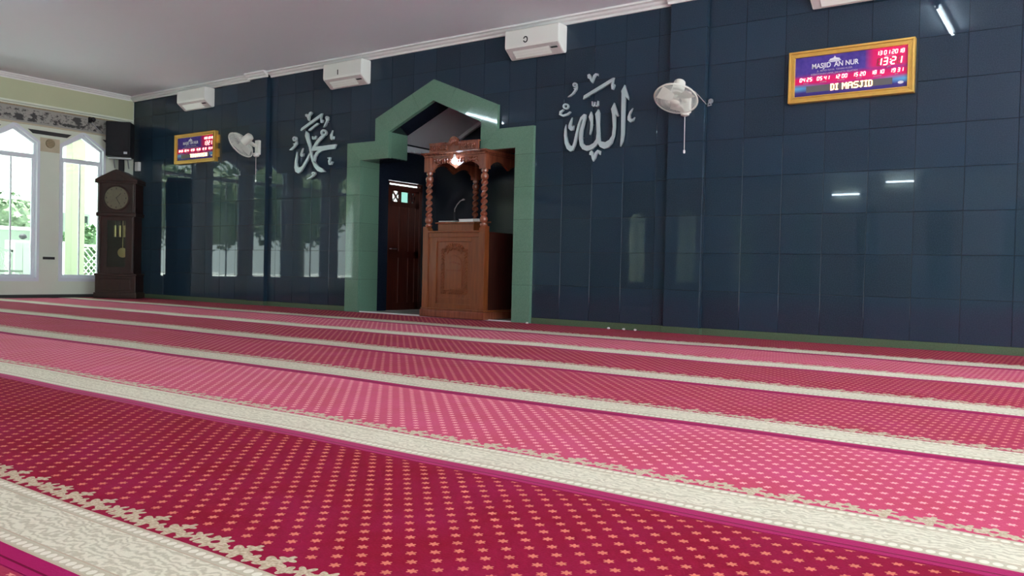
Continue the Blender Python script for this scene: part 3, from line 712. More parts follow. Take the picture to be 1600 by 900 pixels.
MUH=[('diacritic',[(-0.242,0.249),(-0.218,0.285),(0.216,0.467),(0.249,0.472),(0.236,0.43),(-0.198,0.245),(-0.226,0.239)]),('diacritic',[(0.239,0.442),(0.229,0.399),(0.241,0.367),(0.27,0.37),(0.26,0.334),(0.22,0.329),(0.208,0.382),(0.217,0.425)]),('diacritic',[(-0.06,0.238),(-0.038,0.258),(0.137,0.336),(0.169,0.323),(0.156,0.305),(-0.027,0.223)]),('letter_stroke',[(-0.116,0.23),(-0.064,0.191),(-0.034,0.112),(0.003,0.021),(0.024,-0.094),(0.059,-0.197),(0.117,-0.276),(0.183,-0.336),(0.276,-0.373),(0.341,-0.423),(0.241,-0.427),(0.167,-0.405),(0.091,-0.338),(0.032,-0.246),(-0.008,-0.143),(-0.039,-0.027),(-0.089,0.066),(-0.133,0.158)]),('letter_stroke',[(-0.317,-0.078),(-0.311,-0.149),(-0.319,-0.239),(-0.298,-0.304),(-0.258,-0.334),(-0.192,-0.31),(-0.137,-0.249),(-0.082,-0.189),(-0.027,-0.11),(-0.008,-0.143),(-0.062,-0.228),(-0.135,-0.313),(-0.209,-0.392),(-0.275,-0.421),(-0.343,-0.391),(-0.368,-0.326),(-0.358,-0.224),(-0.335,-0.135)]),('letter_stroke',[(0.253,0.139),(0.299,0.115),(0.209,0.054),(0.155,0.008),(0.116,-0.027),(0.266,-0.028),(0.447,-0.022),(0.569,-0.022),(0.53,-0.089),(0.377,-0.092),(0.268,-0.1),(0.178,-0.135),(0.124,-0.188),(0.103,-0.25),(0.142,-0.315),(0.07,-0.261),(0.072,-0.179),(0.122,-0.113),(0.176,-0.089),(0.056,-0.091),(0.013,-0.083),(0.045,-0.032),(0.117,0.051),(0.198,0.114)]),('diacritic',[(0.481,0.196),(0.465,0.138),(0.477,0.093),(0.516,0.103),(0.508,0.058),(0.46,0.049),(0.436,0.078),(0.434,0.127)]),('diacritic',[(-0.181,-0.03),(-0.202,-0.105),(-0.178,-0.132),(-0.156,-0.114),(-0.168,-0.158),(-0.215,-0.165),(-0.235,-0.141),(-0.232,-0.109),(-0.208,-0.066)]),('diacritic',[(-0.328,0.098),(-0.317,0.043),(-0.373,-0.004),(-0.45,-0.044),(-0.499,-0.041),(-0.412,0.011),(-0.384,0.035),(-0.417,0.053),(-0.365,0.06)]),('diacritic',[(-0.138,0.488),(-0.1,0.495),(-0.072,0.47),(-0.044,0.512),(-0.007,0.521),(0.021,0.499),(-0.002,0.476),(-0.034,0.454),(-0.045,0.379),(-0.069,0.394),(-0.099,0.447),(-0.128,0.456)]),('diacritic',[(0.395,0.369),(0.357,0.332),(0.331,0.278),(0.277,0.254),(0.312,0.311),(0.338,0.352),(0.328,0.378)]),('diacritic',[(0.122,-0.453),(0.076,-0.482),(-0.016,-0.516),(-0.088,-0.521),(0.002,-0.491),(0.048,-0.459)]),('diacritic',[(0.026,0.139),(0.029,0.098),(0.061,0.079),(0.088,0.095),(0.083,0.131),(0.069,0.133),(0.062,0.101),(0.06,0.097),(0.054,0.103),(0.04,0.139)]),('diacritic',[(0.072,0.095),(0.096,0.078),(0.125,0.096),(0.122,0.138),(0.108,0.14),(0.1,0.102),(0.092,0.095),(0.082,0.101)]),('diacritic',[(0.386,-0.225),(0.42,-0.219),(0.402,-0.267),(0.415,-0.323),(0.47,-0.326),(0.502,-0.282),(0.486,-0.275),(0.448,-0.309),(0.442,-0.314),(0.434,-0.27),(0.449,-0.211),(0.382,-0.213)]),('letter_stroke',[(0.356,0.168),(0.351,0.149),(0.336,0.133),(0.314,0.123),(0.288,0.121),(0.261,0.127),(0.238,0.14),(0.223,0.159),(0.217,0.179),(0.222,0.199),(0.236,0.214),(0.259,0.224),(0.285,0.226),(0.312,0.22),(0.334,0.207),(0.35,0.189),(0.356,0.168),(0.316,0.171),(0.313,0.18),(0.307,0.188),(0.297,0.193),(0.286,0.196),(0.275,0.195),(0.265,0.191),(0.259,0.184),(0.257,0.176),(0.26,0.167),(0.266,0.16),(0.276,0.154),(0.287,0.152),(0.298,0.152),(0.308,0.156),(0.314,0.163),(0.316,0.171)]),('diacritic',[(-0.327,0.124),(-0.33,0.108),(-0.34,0.096),(-0.357,0.089),(-0.376,0.087),(-0.395,0.091),(-0.412,0.101),(-0.423,0.115),(-0.427,0.131),(-0.424,0.146),(-0.413,0.158),(-0.397,0.166),(-0.378,0.167),(-0.359,0.163),(-0.342,0.153),(-0.331,0.139),(-0.327,0.124),(-0.356,0.126),(-0.357,0.132),(-0.362,0.138),(-0.369,0.142),(-0.377,0.144),(-0.385,0.144),(-0.392,0.14),(-0.397,0.135),(-0.398,0.129),(-0.396,0.122),(-0.392,0.116),(-0.385,0.112),(-0.376,0.11),(-0.368,0.111),(-0.361,0.114),(-0.357,0.119),(-0.356,0.126)]),('diacritic',[(0.384,0.392),(0.382,0.382),(0.375,0.374),(0.364,0.369),(0.352,0.368),(0.339,0.371),(0.329,0.378),(0.321,0.387),(0.318,0.398),(0.321,0.408),(0.328,0.416),(0.338,0.421),(0.35,0.422),(0.363,0.419),(0.374,0.412),(0.381,0.402),(0.384,0.392),(0.364,0.394),(0.363,0.398),(0.36,0.401),(0.356,0.404),(0.351,0.405),(0.346,0.405),(0.342,0.403),(0.339,0.4),(0.338,0.396),(0.34,0.392),(0.342,0.388),(0.347,0.386),(0.351,0.384),(0.356,0.385),(0.36,0.387),(0.363,0.39),(0.364,0.394)]),('diacritic',[(0.12,-0.44),(0.117,-0.45),(0.108,-0.459),(0.095,-0.464),(0.079,-0.466),(0.064,-0.463),(0.05,-0.456),(0.041,-0.447),(0.038,-0.436),(0.04,-0.425),(0.049,-0.417),(0.062,-0.411),(0.078,-0.41),(0.094,-0.413),(0.107,-0.42),(0.116,-0.429),(0.12,-0.44),(0.095,-0.439),(0.094,-0.434),(0.09,-0.43),(0.085,-0.428),(0.078,-0.427),(0.072,-0.427),(0.067,-0.429),(0.063,-0.433),(0.062,-0.437),(0.063,-0.441),(0.067,-0.445),(0.073,-0.448),(0.079,-0.449),(0.085,-0.449),(0.091,-0.446),(0.094,-0.443),(0.095,-0.439)])]
# ================================================================== CARPETS
Y1, DYC = -1.379, 1.2897
ORD = ['first', 'second', 'third', 'fourth', 'fifth', 'sixth', 'seventh', 'eighth', 'ninth', 'tenth', 'eleventh', 'twelfth']
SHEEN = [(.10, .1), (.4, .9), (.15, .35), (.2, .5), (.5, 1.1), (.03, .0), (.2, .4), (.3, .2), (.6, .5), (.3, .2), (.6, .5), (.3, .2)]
def bump_h(x, y):
    return .0030*math.sin(1.9*x+.8*math.sin(1.1*y))*math.sin(2.3*y+.7*x)+.0016*math.sin(5.3*x+2*y)*math.sin(3.1*y)
for i in range(12):
    yo = Y1-DYC*i
    ylo, yhi = -.0615, DYC-.0645
    if i == 0: yhi = -.014-yo
    x0, x1 = XL+.014, XR-.02
    nx, ny = 190, 12
    mb = MB(); top = []
    for b in range(ny+1):
        for a in range(nx+1):
            x = x0+(x1-x0)*a/nx; y = ylo+(yhi-ylo)*b/ny
            e = 0 if 0 < b < ny else -.004
            mb.v.append((x, y, bump_h(x, yo+y)+e-.002*(b in (0, ny))))
    n1 = nx+1
    for b in range(ny):
        for a in range(nx): mb.f.append((b*n1+a, b*n1+a+1, (b+1)*n1+a+1, (b+1)*n1+a))
    base = len(mb.v)
    rim = [a for a in range(n1)]+[b*n1+nx for b in range(1, ny+1)]+[ny*n1+a for a in range(nx-1, -1, -1)]+[b*n1 for b in range(ny-1, 0, -1)]
    for k in rim: p = mb.v[k]; mb.v.append((p[0], p[1], -.014))
    R_ = len(rim)
    for k in range(R_): mb.f.append((rim[k], base+k, base+(k+1) % R_, rim[(k+1) % R_]))
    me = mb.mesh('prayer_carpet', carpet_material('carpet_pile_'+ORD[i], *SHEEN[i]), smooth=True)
    o = link('prayer_carpet', me, None, (0, yo, 0))
    tag(o, 'red dotted prayer carpet with a cream floral stripe, %s row from the dark wall' % ORD[i], 'carpet', 'rows of prayer carpets')

# ================================================================== CALLIGRAPHY
def letters(name, label, data, cx, cz):
    t = thing(name, label, 'wall lettering', (cx, -.0, cz))
    for n_, poly in data:
        MB().prism(poly, -.055, -.025).build(n_, M['silver'], t)
        # two pins that hold the piece off the wall
        x = sum(p[0] for p in poly)/len(poly); z = sum(p[1] for p in poly)/len(poly)
        k = min(range(len(poly)), key=lambda i: (poly[i][0]-x)**2+(poly[i][1]-z)**2)
        x = poly[k][0]*.9+x*.1; z = poly[k][1]*.9+z*.1
        MB().lathe([(.004, -.03), (.004, .002)], 6, (x, 0, z), 'y').build('pin', M['steel'], t)
letters('arabic_calligraphy', 'silver Arabic lettering with tall uprights right of the green arch', ALLAH, -4.92, 2.53)
letters('arabic_calligraphy', 'silver Arabic lettering with crossed strokes left of the green arch', MUH, -9.95, 2.53)

# ================================================================== AIR CONDITIONERS
def aircon(x0, x1, zb, zt, label, num):
    xc = (x0+x1)/2; w = x1-x0
    t = thing('wall_air_conditioner', label, 'air conditioner', (xc, 0, zb), 0, 'air conditioners under the cornice')
    H = zt-zb
    # side outline y,z : wall at y=0, front at -.2
    sec = [(0.0, 0.02), (0.0, H), (-.19, H), (-.20, H-.01), (-.205, H*.40), (-.195, H*.32), (-.05, 0.0), (-.02, 0)]
    mb = MB().prism(sec, -w/2, w/2, 'yz'); mb.build('housing', M['ac'], t, bevel=.012)
    MB().prism([(-.196, H*.315), (-.055, -.002), (-.050, .002), (-.190, H*.33)], -w/2+.02, w/2-.02, 'yz').build('underside', M['ac_under'], t)
    for k in range(3):
        f = .25+.22*k
        MB().prism([(-.196+.141*f-.004, H*.315*(1-f)-.004), (-.196+.141*f+.012, H*.315*(1-f)-.030), (-.196+.141*f+.016, H*.315*(1-f)-.026), (-.196+.141*f+.002, H*.315*(1-f)+.002)], -w/2+.10, w/2-.16, 'yz').build('louvre', M['ac'], t)
    MB().box(w/2-.14, w/2-.05, -.16, -.12, H*.16, H*.19).build('sensor', M['black'], t)
    if num:
        link('number', text_mesh(num, .10, M['black'], .002, weight=.003), t, (-w*.10, -.2065, H*.55))
aircon(-13.29, -12.48, 3.365, 3.690, 'white wall air conditioner above the left display clock', '')
aircon(-9.53, -8.73, 3.345, 3.690, 'white wall air conditioner marked 1 between lettering and green arch', '1')
aircon(-6.17, -5.37, 3.355, 3.690, 'white wall air conditioner just right of the green arch apex', 'Ɔ')
aircon(-2.41, -1.61, 3.40, 3.70, 'white wall air conditioner cut off by the top edge above the large display', '')

# ================================================================== WALL FANS
def fan(base, centre, face, label):
    """base: bracket point on the pilaster face, centre: grille centre, face: direction the fan blows"""
    t = thing('wall_fan', label, 'fan', base, 0, 'white wall fans on the pilasters')
    c = Vector(centre)-Vector(base); f = Vector(face).normalized()
    rot = Vector((0, 0, 1)).rotation_difference(f).to_matrix().to_4x4()
    mtx = Matrix.Translation(c) @ rot
    R = .235
    MB().box(-.055, .055, -.05, 0, -.11, .13).build('wall_bracket', M['fan'], t, bevel=.02, seg=3)
    sw = MB().lathe([(.05, 0), (.052, -.02), (.045, -.05), (.02, -.06)], 16, (0, -.055, -.085)); sw.build('switch_box', M['fan'], t, smooth=True)
    back = mtx @ Vector((0, 0, -.14))
    MB().tube([(0, -.04, .03), tuple(Vector((0, -.10, .04))), tuple((back+Vector((0, -.10, .04)))/2), tuple(back)], [.028, .03, .03, .035], 10).build('arm', M['fan'], t, smooth=True)
    MB().lathe([(.001, -.25), (.04, -.248), (.062, -.232), (.068, -.20), (.070, -.10), (.055, -.06), (.001, -.055)], 20).xf(mtx).build('motor_housing', M['fan'], t, smooth=True)
    def circ(r, z, n=40): return [(r*math.cos(2*PI*k/n), r*math.sin(2*PI*k/n), z) for k in range(n)]
    MB().tube(circ(R, 0), .008, 8, True).xf(mtx).build('rim', M['fan'], t, smooth=True)
    g = MB()
    for k in range(96):
        a = 2*PI*k/96; ca, sa = math.cos(a), math.sin(a)
        g.tube([(.05*ca, .05*sa, .055), (.15*ca, .15*sa, .05), (.21*ca, .21*sa, .03), (R*ca, R*sa, .0)], .0014, 4)
        g.tube([(.065*ca, .065*sa, -.075), (.15*ca, .15*sa, -.07), (.21*ca, .21*sa, -.045), (R*ca, R*sa, .0)], .0014, 4)
    for r_, z_ in ((.10, .053), (.15, .05), (.19, .04)): g.tube(circ(r_, z_), .0011, 4, True)
    g.xf(mtx); o = g.build('grille', M['grille'], t)
    MB().lathe([(.001, .066), (.035, .064), (.052, .056), (.052, .05), (.001, .049)], 20).xf(mtx).build('badge', M['fan'], t, smooth=True)
    MB().lathe([(.001, .035), (.03, .03), (.035, .0), (.035, -.03), (.001, -.031)], 16).xf(mtx).build('hub', M['fan'], t, smooth=True)
    for k in range(3):
        mb = MB(); n = 6; vs = []; fs = []
        for i in range(n+1):
            r = .03+.165*i/n; w = .028+.052*math.sin(PI*.5*i/n)
            for s_ in (-1, 1): vs += [(r, s_*w, s_*.018), (r, s_*w, s_*.018-.003)]
        for i in range(n):
            a, b = 4*i, 4*i+4
            fs += [(a, a+2, b+2, b), (a+1, b+1, b+3, a+3), (a, b, b+1, a+1), (a+2, a+3, b+3, b+2)]
        fs += [(0, 1, 3, 2), (4*n, 4*n+2, 4*n+3, 4*n+1)]
        mb.add(vs, fs); mb.xf(mtx @ Matrix.Rotation(2*PI*k/3+.4, 4, 'Z')); mb.build('blade', M['grille'], t, smooth=True)
    MB().tube([(.0, -.06, -.13), (0.004, -.06, -.52)], .0035, 6).build('pull_cord', M['white'], t)
    MB().lathe([(.008, 0), (.012, .006), (.012, .032), (.006, .038)], 10, (.004, -.06, -.555)).build('cord_knob', M['white'], t, smooth=True)
fan((-3.735, -PP, 2.56), (-3.745, -.36, 2.565), (.04, -.50, -.87), 'white wall fan tilted down on the right pilaster, open grille facing the room')
fan((-11.17, -PP, 2.56), (-11.26, -.36, 2.585), (-.80, -.18, -.56), 'white wall fan turned aside on the left pilaster beside the left display clock')
t = thing('wall_hook', 'small steel wire hook on the wall beside the right fan', 'hook', (-3.50, -.0, 2.55))
MB().tube([(0, 0, .02), (0, -.045, .0), (.0, -.055, -.03), (.04, -.05, -.02)], .008, 8).build('hook_body', M['steel'], t, smooth=True)
MB().lathe([(.03, 0), (.026, -.012)], 12, (0.01, 0, .03), 'y').build('hook_plate', M['steel'], t)
MB().tube([(-.02, -.05, -.01), (-.07, -.10, .06), (-.11, -.18, .12)], .004, 6).build('stay_wire', M['steel'], t)

# ================================================================== DIGITAL CLOCK DISPLAYS
SEG = {'0': 'abcdef', '1': 'bc', '2': 'abged', '3': 'abgcd', '4': 'fgbc', '5': 'afgcd', '6': 'afgedc', '7': 'abc', '8': 'abcdefg', '9': 'abcdfg'}
def seven(txt, h, gap=.25, shear=.12, on=True):
    mb = MB(); w = h*.52; th = h*.17; x = 0
    for ch in txt:
        if ch == ' ': x += w*.6; continue
        if ch in ':.':
            for zz in ((.3, .7) if ch == ':' else (.1,)): mb.cbox((x+th*.5+shear*h*zz, 0, h*zz), (th, .004, th))
            x += w*.45; continue
        pos = {'a': ((w/2, h), 0), 'g': ((w/2, h/2), 0), 'd': ((w/2, 0), 0), 'f': ((0, h*.75), 1), 'b': ((w, h*.75), 1), 'e': ((0, h*.25), 1), 'c': ((w, h*.25), 1)}
        for s_ in SEG[ch]:
            (px, pz), vert = pos[s_]; o = len(mb.v)
            mb.cbox((px, 0, pz), (th, .004, h*.5-th*.3) if vert else (w-th*.3, .004, th))
            for i in range(o, len(mb.v)): v = mb.v[i]; mb.v[i] = (v[0]+shear*v[2]+x, v[1], v[2])
        x += w*(1+gap)+th
    W_ = x
    for i, v in enumerate(mb.v): mb.v[i] = (v[0]-W_/2+w*gap/2, v[1], v[2]-h/2)
    return mb
F5 = {'D': ['1110', '1001', '1001', '1001', '1001', '1001', '1110'], 'I': ['111', '010', '010', '010', '010', '010', '111'], 'M': ['10001', '11011', '10101', '10101', '10001', '10001', '10001'],
      'A': ['01110', '10001', '10001', '11111', '10001', '10001', '10001'], 'S': ['01111', '10000', '10000', '01110', '00001', '00001', '11110'], 'J': ['0111', '0010', '0010', '0010', '0010', '1010', '0100'],
      'T': ['11111', '00100', '00100', '00100', '00100', '00100', '00100'], 'E': ['1111', '1000', '1000', '1110', '1000', '1000', '1111'], 'R': ['11110', '10001', '10001', '11110', '10100', '10010', '10001'],
      'K': ['1001', '1010', '1100', '1000', '1100', '1010', '1001'], 'H': ['1001', '1001', '1001', '1111', '1001', '1001', '1001'], ' ': ['00'] * 7}
def matrix_text(txt, cell):
    mb = MB(); x = 0
    for ch in txt:
        g = F5[ch]
        for r, row in enumerate(g):
            for c, b in enumerate(row):
                if b == '1': mb.cbox(((x+c)*cell, 0, (6-r)*cell), (cell*.92, .004, cell*.92))
        x += len(g[0])+1
    for i, v in enumerate(mb.v): mb.v[i] = (v[0]-(x-1)*cell/2, v[1], v[2]-3*cell)
    return mb
def display(xc, zc, w, h, label, marquee, mx, cell, times, clips):
    t = thing('prayer_time_display', label, 'digital clock', (xc, 0, zc), 0, 'framed prayer time displays')
    fw = .062; iw, ih = w/2-fw, h/2-fw
    O = [(-w/2, -h/2), (w/2, -h/2), (w/2, h/2), (-w/2, h/2)]; I = [(-iw, -ih), (iw, -ih), (iw, ih), (-iw, ih)]
    Mi = [(-w/2+.022, -h/2+.022), (w/2-.022, -h/2+.022), (w/2-.022, h/2-.022), (-w/2+.022, h/2-.022)]
    M2 = [(-iw-.014, -ih-.014), (iw+.014, -ih-.014), (iw+.014, ih+.014), (-iw-.014, ih+.014)]
    for k in range(4):
        j = (k+1) % 4
        mb = MB().prism([O[k], O[j], Mi[j], Mi[k]], -.075, 0); mb.prism([Mi[k], Mi[j], M2[j], M2[k]], -.060, 0); mb.prism([M2[k], M2[j], I[j], I[k]], -.068, 0)
        mb.build('frame_side', M['gold'], t, bevel=.004)
    p = MB().box(-iw, iw, -.045, -.005, -ih, ih).build('panel', M['display'], t)
    Y = -.0465
    k = iw/.535; kz = ih/.204
    def put(nm, me, x, z): return link(nm, me, p, (x*k, Y, z*kz))
    def mput(nm, mb, m, x, z): return mb.build(nm, m, p, loc=(x*k, Y, z*kz))
    # mosque emblem
    mput('emblem', MB().prism([(-.055, -.012), (.055, -.012), (.045, .004), (.012, .012), (0, .032), (-.012, .012), (-.045, .004)], -.001, .001).box(-.06, .06, -.001, .001, -.022, -.015).box(-.045, .045, -.001, .001, -.030, -.025), M['print_white'], -.145, .155)
    for wd, x in (('MASJID', -.275), ('AN', -.105), ('NUR', .020)): put('title', text_mesh(wd, .070, M['print_white'], .002, weight=.0014, sx=.86*k), x, .098)
    put('address', text_mesh('JL. BENDI RAYA  TANAH KUSIR', .026, M['print_faint'], .002, sx=.95*k), -.145, .047)
    put('address', text_mesh('KEBAYORAN LAMA, JAKARTA SELATAN', .026, M['print_faint'], .002, sx=.98*k), -.150, .015)
    mput('date_digits', seven('13 01 2018', .036), M['led'], .375, .155)
    put('caption', text_mesh('TANGGAL', .018, M['print_faint'], .002), .365, .118)
    mput('time_digits', seven('13:21', .066, .30), M['led'], .370, .068)
    mput('digit_ghost', seven('88:88', .066, .30), M['led_off'], .370, .068).location.y = Y+.002
    put('caption', text_mesh('JAM', .020, M['print_faint'], .002), .365, .015)
    names = ['SUBUH', 'SYURUQ', 'DZUHUR', 'ASHAR', 'MAGHRIB', 'ISYA']
    for n_, tm in enumerate(times):
        x = -.425+.172*n_
        mput('prayer_digits', seven(tm, .034, .35), M['led'], x, -.030)
        put('caption', text_mesh(names[n_], .017, M['print_faint'], .002), x, -.068)
    MB().box(-.42*k, .40*k, Y-.002, -.044, -.165*kz, -.100*kz).build('matrix_panel', M['matrix'], p)
    mb = matrix_text(marquee, cell); mb.build('matrix_letters', M['led_hot'], p, loc=(mx*k, Y-.0045, -.1325*kz))
    MB().lathe([(.026, -.001), (.026, .001)], 20, (0, 0, 0), 'y').xf(Matrix.Diagonal((1, 1, .55, 1))).build('logo_oval', M['print_white'], p, loc=(.475*k, Y, -.155*kz))
    for zz in (-.12, .12) if clips else (): MB().box(w/2-.005, w/2+.05, -.03, 0, zz-.07, zz+.07).build('side_clip', M['gold'], t, bevel=.004)
    return t
display(-2.03, 2.716, 1.19, .525, 'large gold framed display reading MASJID AN NUR and DI MASJID at right', 'DI MASJID', .025, .0092, ['04 25', '05 41', '12 00', '15 20', '18 10', '19 31'], False)
display(-12.955, 2.69, 1.19, .525, 'gold framed display clock between the grandfather clock and the left fan', 'TERIMAKASIH', .11, .0085, ['04 25', '05 41', '12 00', '15 20', '18 10', '19 31'], True)

# ================================================================== GRANDFATHER CLOCK
t = thing('grandfather_clock', 'tall dark wooden grandfather clock standing in the left corner', 'clock', (-14.40, -.57, .005), math.radians(-50)+PI/2)
# local: front = -y, x to the right seen from the front
MB().box(-.37, .37, -.235, .20, 0, .10).build('foot_plinth', M['clockwood'], t, bevel=.01)
MB().box(-.35, .35, -.22, .19, .10, .40).build('base_case', M['clockwood'], t, bevel=.008)
MB().box(-.27, .27, -.232, -.22, .15, .35).build('base_panel', M['clockwood'], t, bevel=.01)
MB().box(-.365, .365, -.235, .20, .40, .44).build('base_moulding', M['clockwood'], t, bevel=.012)
trunk = MB(); trunk.box(-.31, -.30, -.19, .17, .44, 1.46); trunk.box(.30, .31, -.19, .17, .44, 1.46); trunk.box(-.31, .31, .15, .17, .44, 1.46)
trunk.box(-.31, -.16, -.20, -.17, .44, 1.46); trunk.box(.16, .31, -.20, -.17, .44, 1.46); trunk.box(-.16, .16, -.20, -.17, .44, .56); trunk.box(-.16, .16, -.20, -.17, 1.39, 1.46)
trunk.build('trunk_case', M['clockwood'], t)
MB().box(-.16, .16, -.183, -.179, .56, 1.39).build('trunk_glass', M['glass'], t)
for s_ in (-1, 1): MB().lathe([(.022, .46), (.026, .50), (.018, .54), (.018, 1.36), (.026, 1.40), (.022, 1.45)], 12, (s_*.285, -.205, 0)).build('half_column', M['clockwood'], t, smooth=True)
MB().box(-.345, .345, -.23, .19, 1.46, 1.53).build('waist_moulding', M['clockwood'], t, bevel=.015)
MB().box(-.325, .325, -.205, .18, 1.53, 2.06).build('hood', M['clockwood'], t, bevel=.006)
dial = MB().lathe([(.001, -.016), (.20, -.016), (.206, -.008), (.206, 0)], 32, (0, -.206, 1.79), 'y').build('dial', M['dial'], t, smooth=True)
MB().lathe([(.235, -.012), (.235, 0), (.206, 0), (.208, -.018), (.225, -.02), (.235, -.012)], 32, (0, -.206, 1.79), 'y', caps=False).build('dial_ring', M['clockwood'], t, smooth=True)
for k in range(12):
    a = 2*PI*k/12; MB().cbox((.168*math.sin(a), -.224, 1.79+.168*math.cos(a)), (.012, .003, .03 if k % 3 == 0 else .016)).build('hour_mark', M['black'], dial)
MB().prism([(-.006, 1.79), (.006, 1.79), (.085, 1.87), (.08, 1.876)], -.228, -.225).build('hour_hand', M['black'], dial)
MB().prism([(-.008, 1.80), (.004, 1.794), (.07, 1.68), (.062, 1.676)], -.231, -.228).build('minute_hand', M['black'], dial)
for s_ in (-1, 1): MB().lathe([(.020, 1.54), (.024, 1.58), (.017, 1.62), (.017, 1.98), (.024, 2.02), (.02, 2.05)], 12, (s_*.295, -.215, 0)).build('hood_column', M['clockwood'], t, smooth=True)
MB().box(-.365, .365, -.245, .20, 2.05, 2.09).build('hood_moulding', M['clockwood'], t, bevel=.012)
MB().prism([(-.37, 2.09), (.37, 2.09), (.36, 2.12), (.06, 2.28), (0, 2.30), (-.06, 2.28), (-.36, 2.12)], -.24, .19).build('pediment', M['clockwood'], t, bevel=.01)
MB().prism([(-.22, 2.11), (.22, 2.11), (0, 2.235)], -.255, -.24).build('pediment_panel', M['clockwood'], t, bevel=.006)
for k in range(3):
    MB().lathe([(.001, 1.10), (.025, 1.102), (.027, 1.11), (.027, 1.30), (.025, 1.31), (.001, 1.312)], 14, (-.085+.085*k, -.02, 0)).build('weight', M['brass'], t, smooth=True)
    MB().tube([(-.085+.085*k, -.02, 1.31), (-.085+.085*k, -.02, 1.455)], .003, 5).build('weight_cable', M['brass'], t)
pn = MB().lathe([(.001, -.02), (.085, -.012), (.09, 0), (.085, .012), (.001, .015)], 24, (.03, .03, .82), 'y').build('pendulum_bob', M['brass'], t, smooth=True)
MB().box(.022, .038, .028, .034, .90, 1.42).build('pendulum_rod', M['brass'], t)

# ================================================================== LOUDSPEAKER, WIRING
t = thing('loudspeaker', 'black loudspeaker mounted in the corner above the grandfather clock', 'speaker', (-14.72, -.42, 2.58), math.radians(-42)+PI/2)
MB().box(-.21, .21, -.17, .17, 0, .64).build('cabinet', M['black'], t, bevel=.02)
MB().box(-.19, .19, -.182, -.17, .03, .61).build('grille_cloth', M['black'], t, bevel=.01)
MB().lathe([(.13, -.186), (.135, -.18), (.05, -.178), (.001, -.185)], 24, (0, 0, 0), 'y', caps=False).xf(Matrix.Translation((0, 0, .22))).build('woofer', M['black'], t, smooth=True)
MB().box(.10, .16, -.186, -.182, .05, .09).build('badge', M['steel'], t)
MB().box(-.20, .20, -.05, .05, -.03, 0).build('shelf_bracket', M['steel'], t)
MB().tube([(-.12, .05, -.02), (-.12, .16, -.18)], .012, 6).build('brace', M['steel'], t); MB().tube([(.12, .05, -.02), (.12, .16, -.18)], .012, 6).build('brace', M['steel'], t)
MB().box(-.06, .03, .16, .22, -.32, .30).build('wall_arm', M['black'], t)
t = thing('junction_box', 'small white box on the dark wall just above the clock', 'box', (-14.80, 0, 2.38))
MB().box(-.06, .06, -.05, 0, 0, .17).build('case', M['white'], t, bevel=.006); MB().box(-.05, .05, -.056, -.05, .01, .16).build('cover', M['white'], t, bevel=.003)
t = thing('wall_spotlight', 'small black spotlight on a thin diagonal stay left of the loudspeaker', 'spotlight', (XL+.02, -.86, 3.22))
MB().box(0, .05, -.025, .025, -.05, .05).build('mount', M['black'], t, bevel=.005)
MB().lathe([(.02, 0), (.035, .03), (.04, .10), (.03, .11)], 12, (.05, 0, 0), 'x').build('lamp_head', M['black'], t, smooth=True)
MB().tube([(.03, 0, -.03), (.02, .22, -.20)], .008, 6).build('stay', M['steel'], t)

# ================================================================== PULPIT
PX, PY = -7.02, -.125
t = thing('carved_pulpit', 'carved wooden pulpit with twisted columns and canopy inside the green arch', 'pulpit', (PX, PY, .004))
def pp(nm, mb, m='pulpit', par=None, **kw): return mb.build(nm, M[m], par or t, **kw)
pp('plinth', MB().box(-.555, .555, -.01, 1.20, 0, .10), 'pulpit_red', bevel=.01)
pp('plinth_moulding', MB().box(-.545, .545, 0, 1.19, .10, .125), bevel=.008)
for s_ in (-1, 1): pp('corner_post', MB().prism([(s_*.535, .12), (s_*.435, .12), (s_*.435, 1.16), (s_*.44, 1.20), (s_*.47, 1.235), (s_*.535, 1.235)], .01, .11), bevel=.006)
pp('front_rail', MB().box(-.435, .435, .02, .06, 1.09, 1.15), bevel=.004)
pp('top_moulding', MB().box(-.45, .45, .0, .10, 1.15, 1.175), bevel=.008)
for s_ in (-1, 1): pp('front_stile', MB().box(min(s_*.30, s_*.435), max(s_*.30, s_*.435), .03, .06, .125, 1.09), bevel=.004)
pp('front_rail', MB().box(-.30, .30, .03, .06, 1.03, 1.09), bevel=.004); pp('front_rail', MB().box(-.30, .30, .03, .06, .125, .19), bevel=.004)
fp = pp('front_panel', MB().box(-.30, .30, .05, .07, .19, 1.03))
pp('panel_moulding', MB().box(-.30, .30, .036, .05, .255, .275), 'pulpit', fp)
# carved border
cv = MB()
def leafrow(pts):
    for (x, z, a, s_) in pts:
        mt = Matrix.Translation((x, .048, z)) @ Matrix.Rotation(a, 4, 'Y')
        o = len(cv.v); cv.ball((0, 0, 0), 1, 8, 5, (.010*s_, .012, .024*s_)); cv.xf(mt, o)
row = []
for k in range(15):
    z = .34+.04*k
    for s_ in (-1, 1): row += [(s_*.185, z, s_*.7, 1), (s_*.215, z+.02, -s_*.7, 1), (s_*.20, z+.01, 0, .7)]
for k in range(13):
    x = -.21+.035*k
    row += [(x, .335, .8, 1), (x+.017, .365, -.8, 1)]
for k in range(15):
    a = PI*k/14; row += [(-.16*math.cos(a), .90+.085*math.sin(a), a-PI/2, 1.1), (-.12*math.cos(a), .885+.055*math.sin(a), -a, 1)]
row += [(0, .95, 0, 1.6), (-.05, .93, .6, 1.3), (.05, .93, -.6, 1.3)]
leafrow(row)
o = pp('carved_border', cv, 'pulpit', fp, smooth=True); o['kind'] = 'stuff'
pp('carved_tablet', MB().prism([(-.14, .40), (.14, .40), (.14, .76), (.09, .82), (0, .85), (-.09, .82), (-.14, .76)], .040, .05), 'pulpit', fp, bevel=.004)
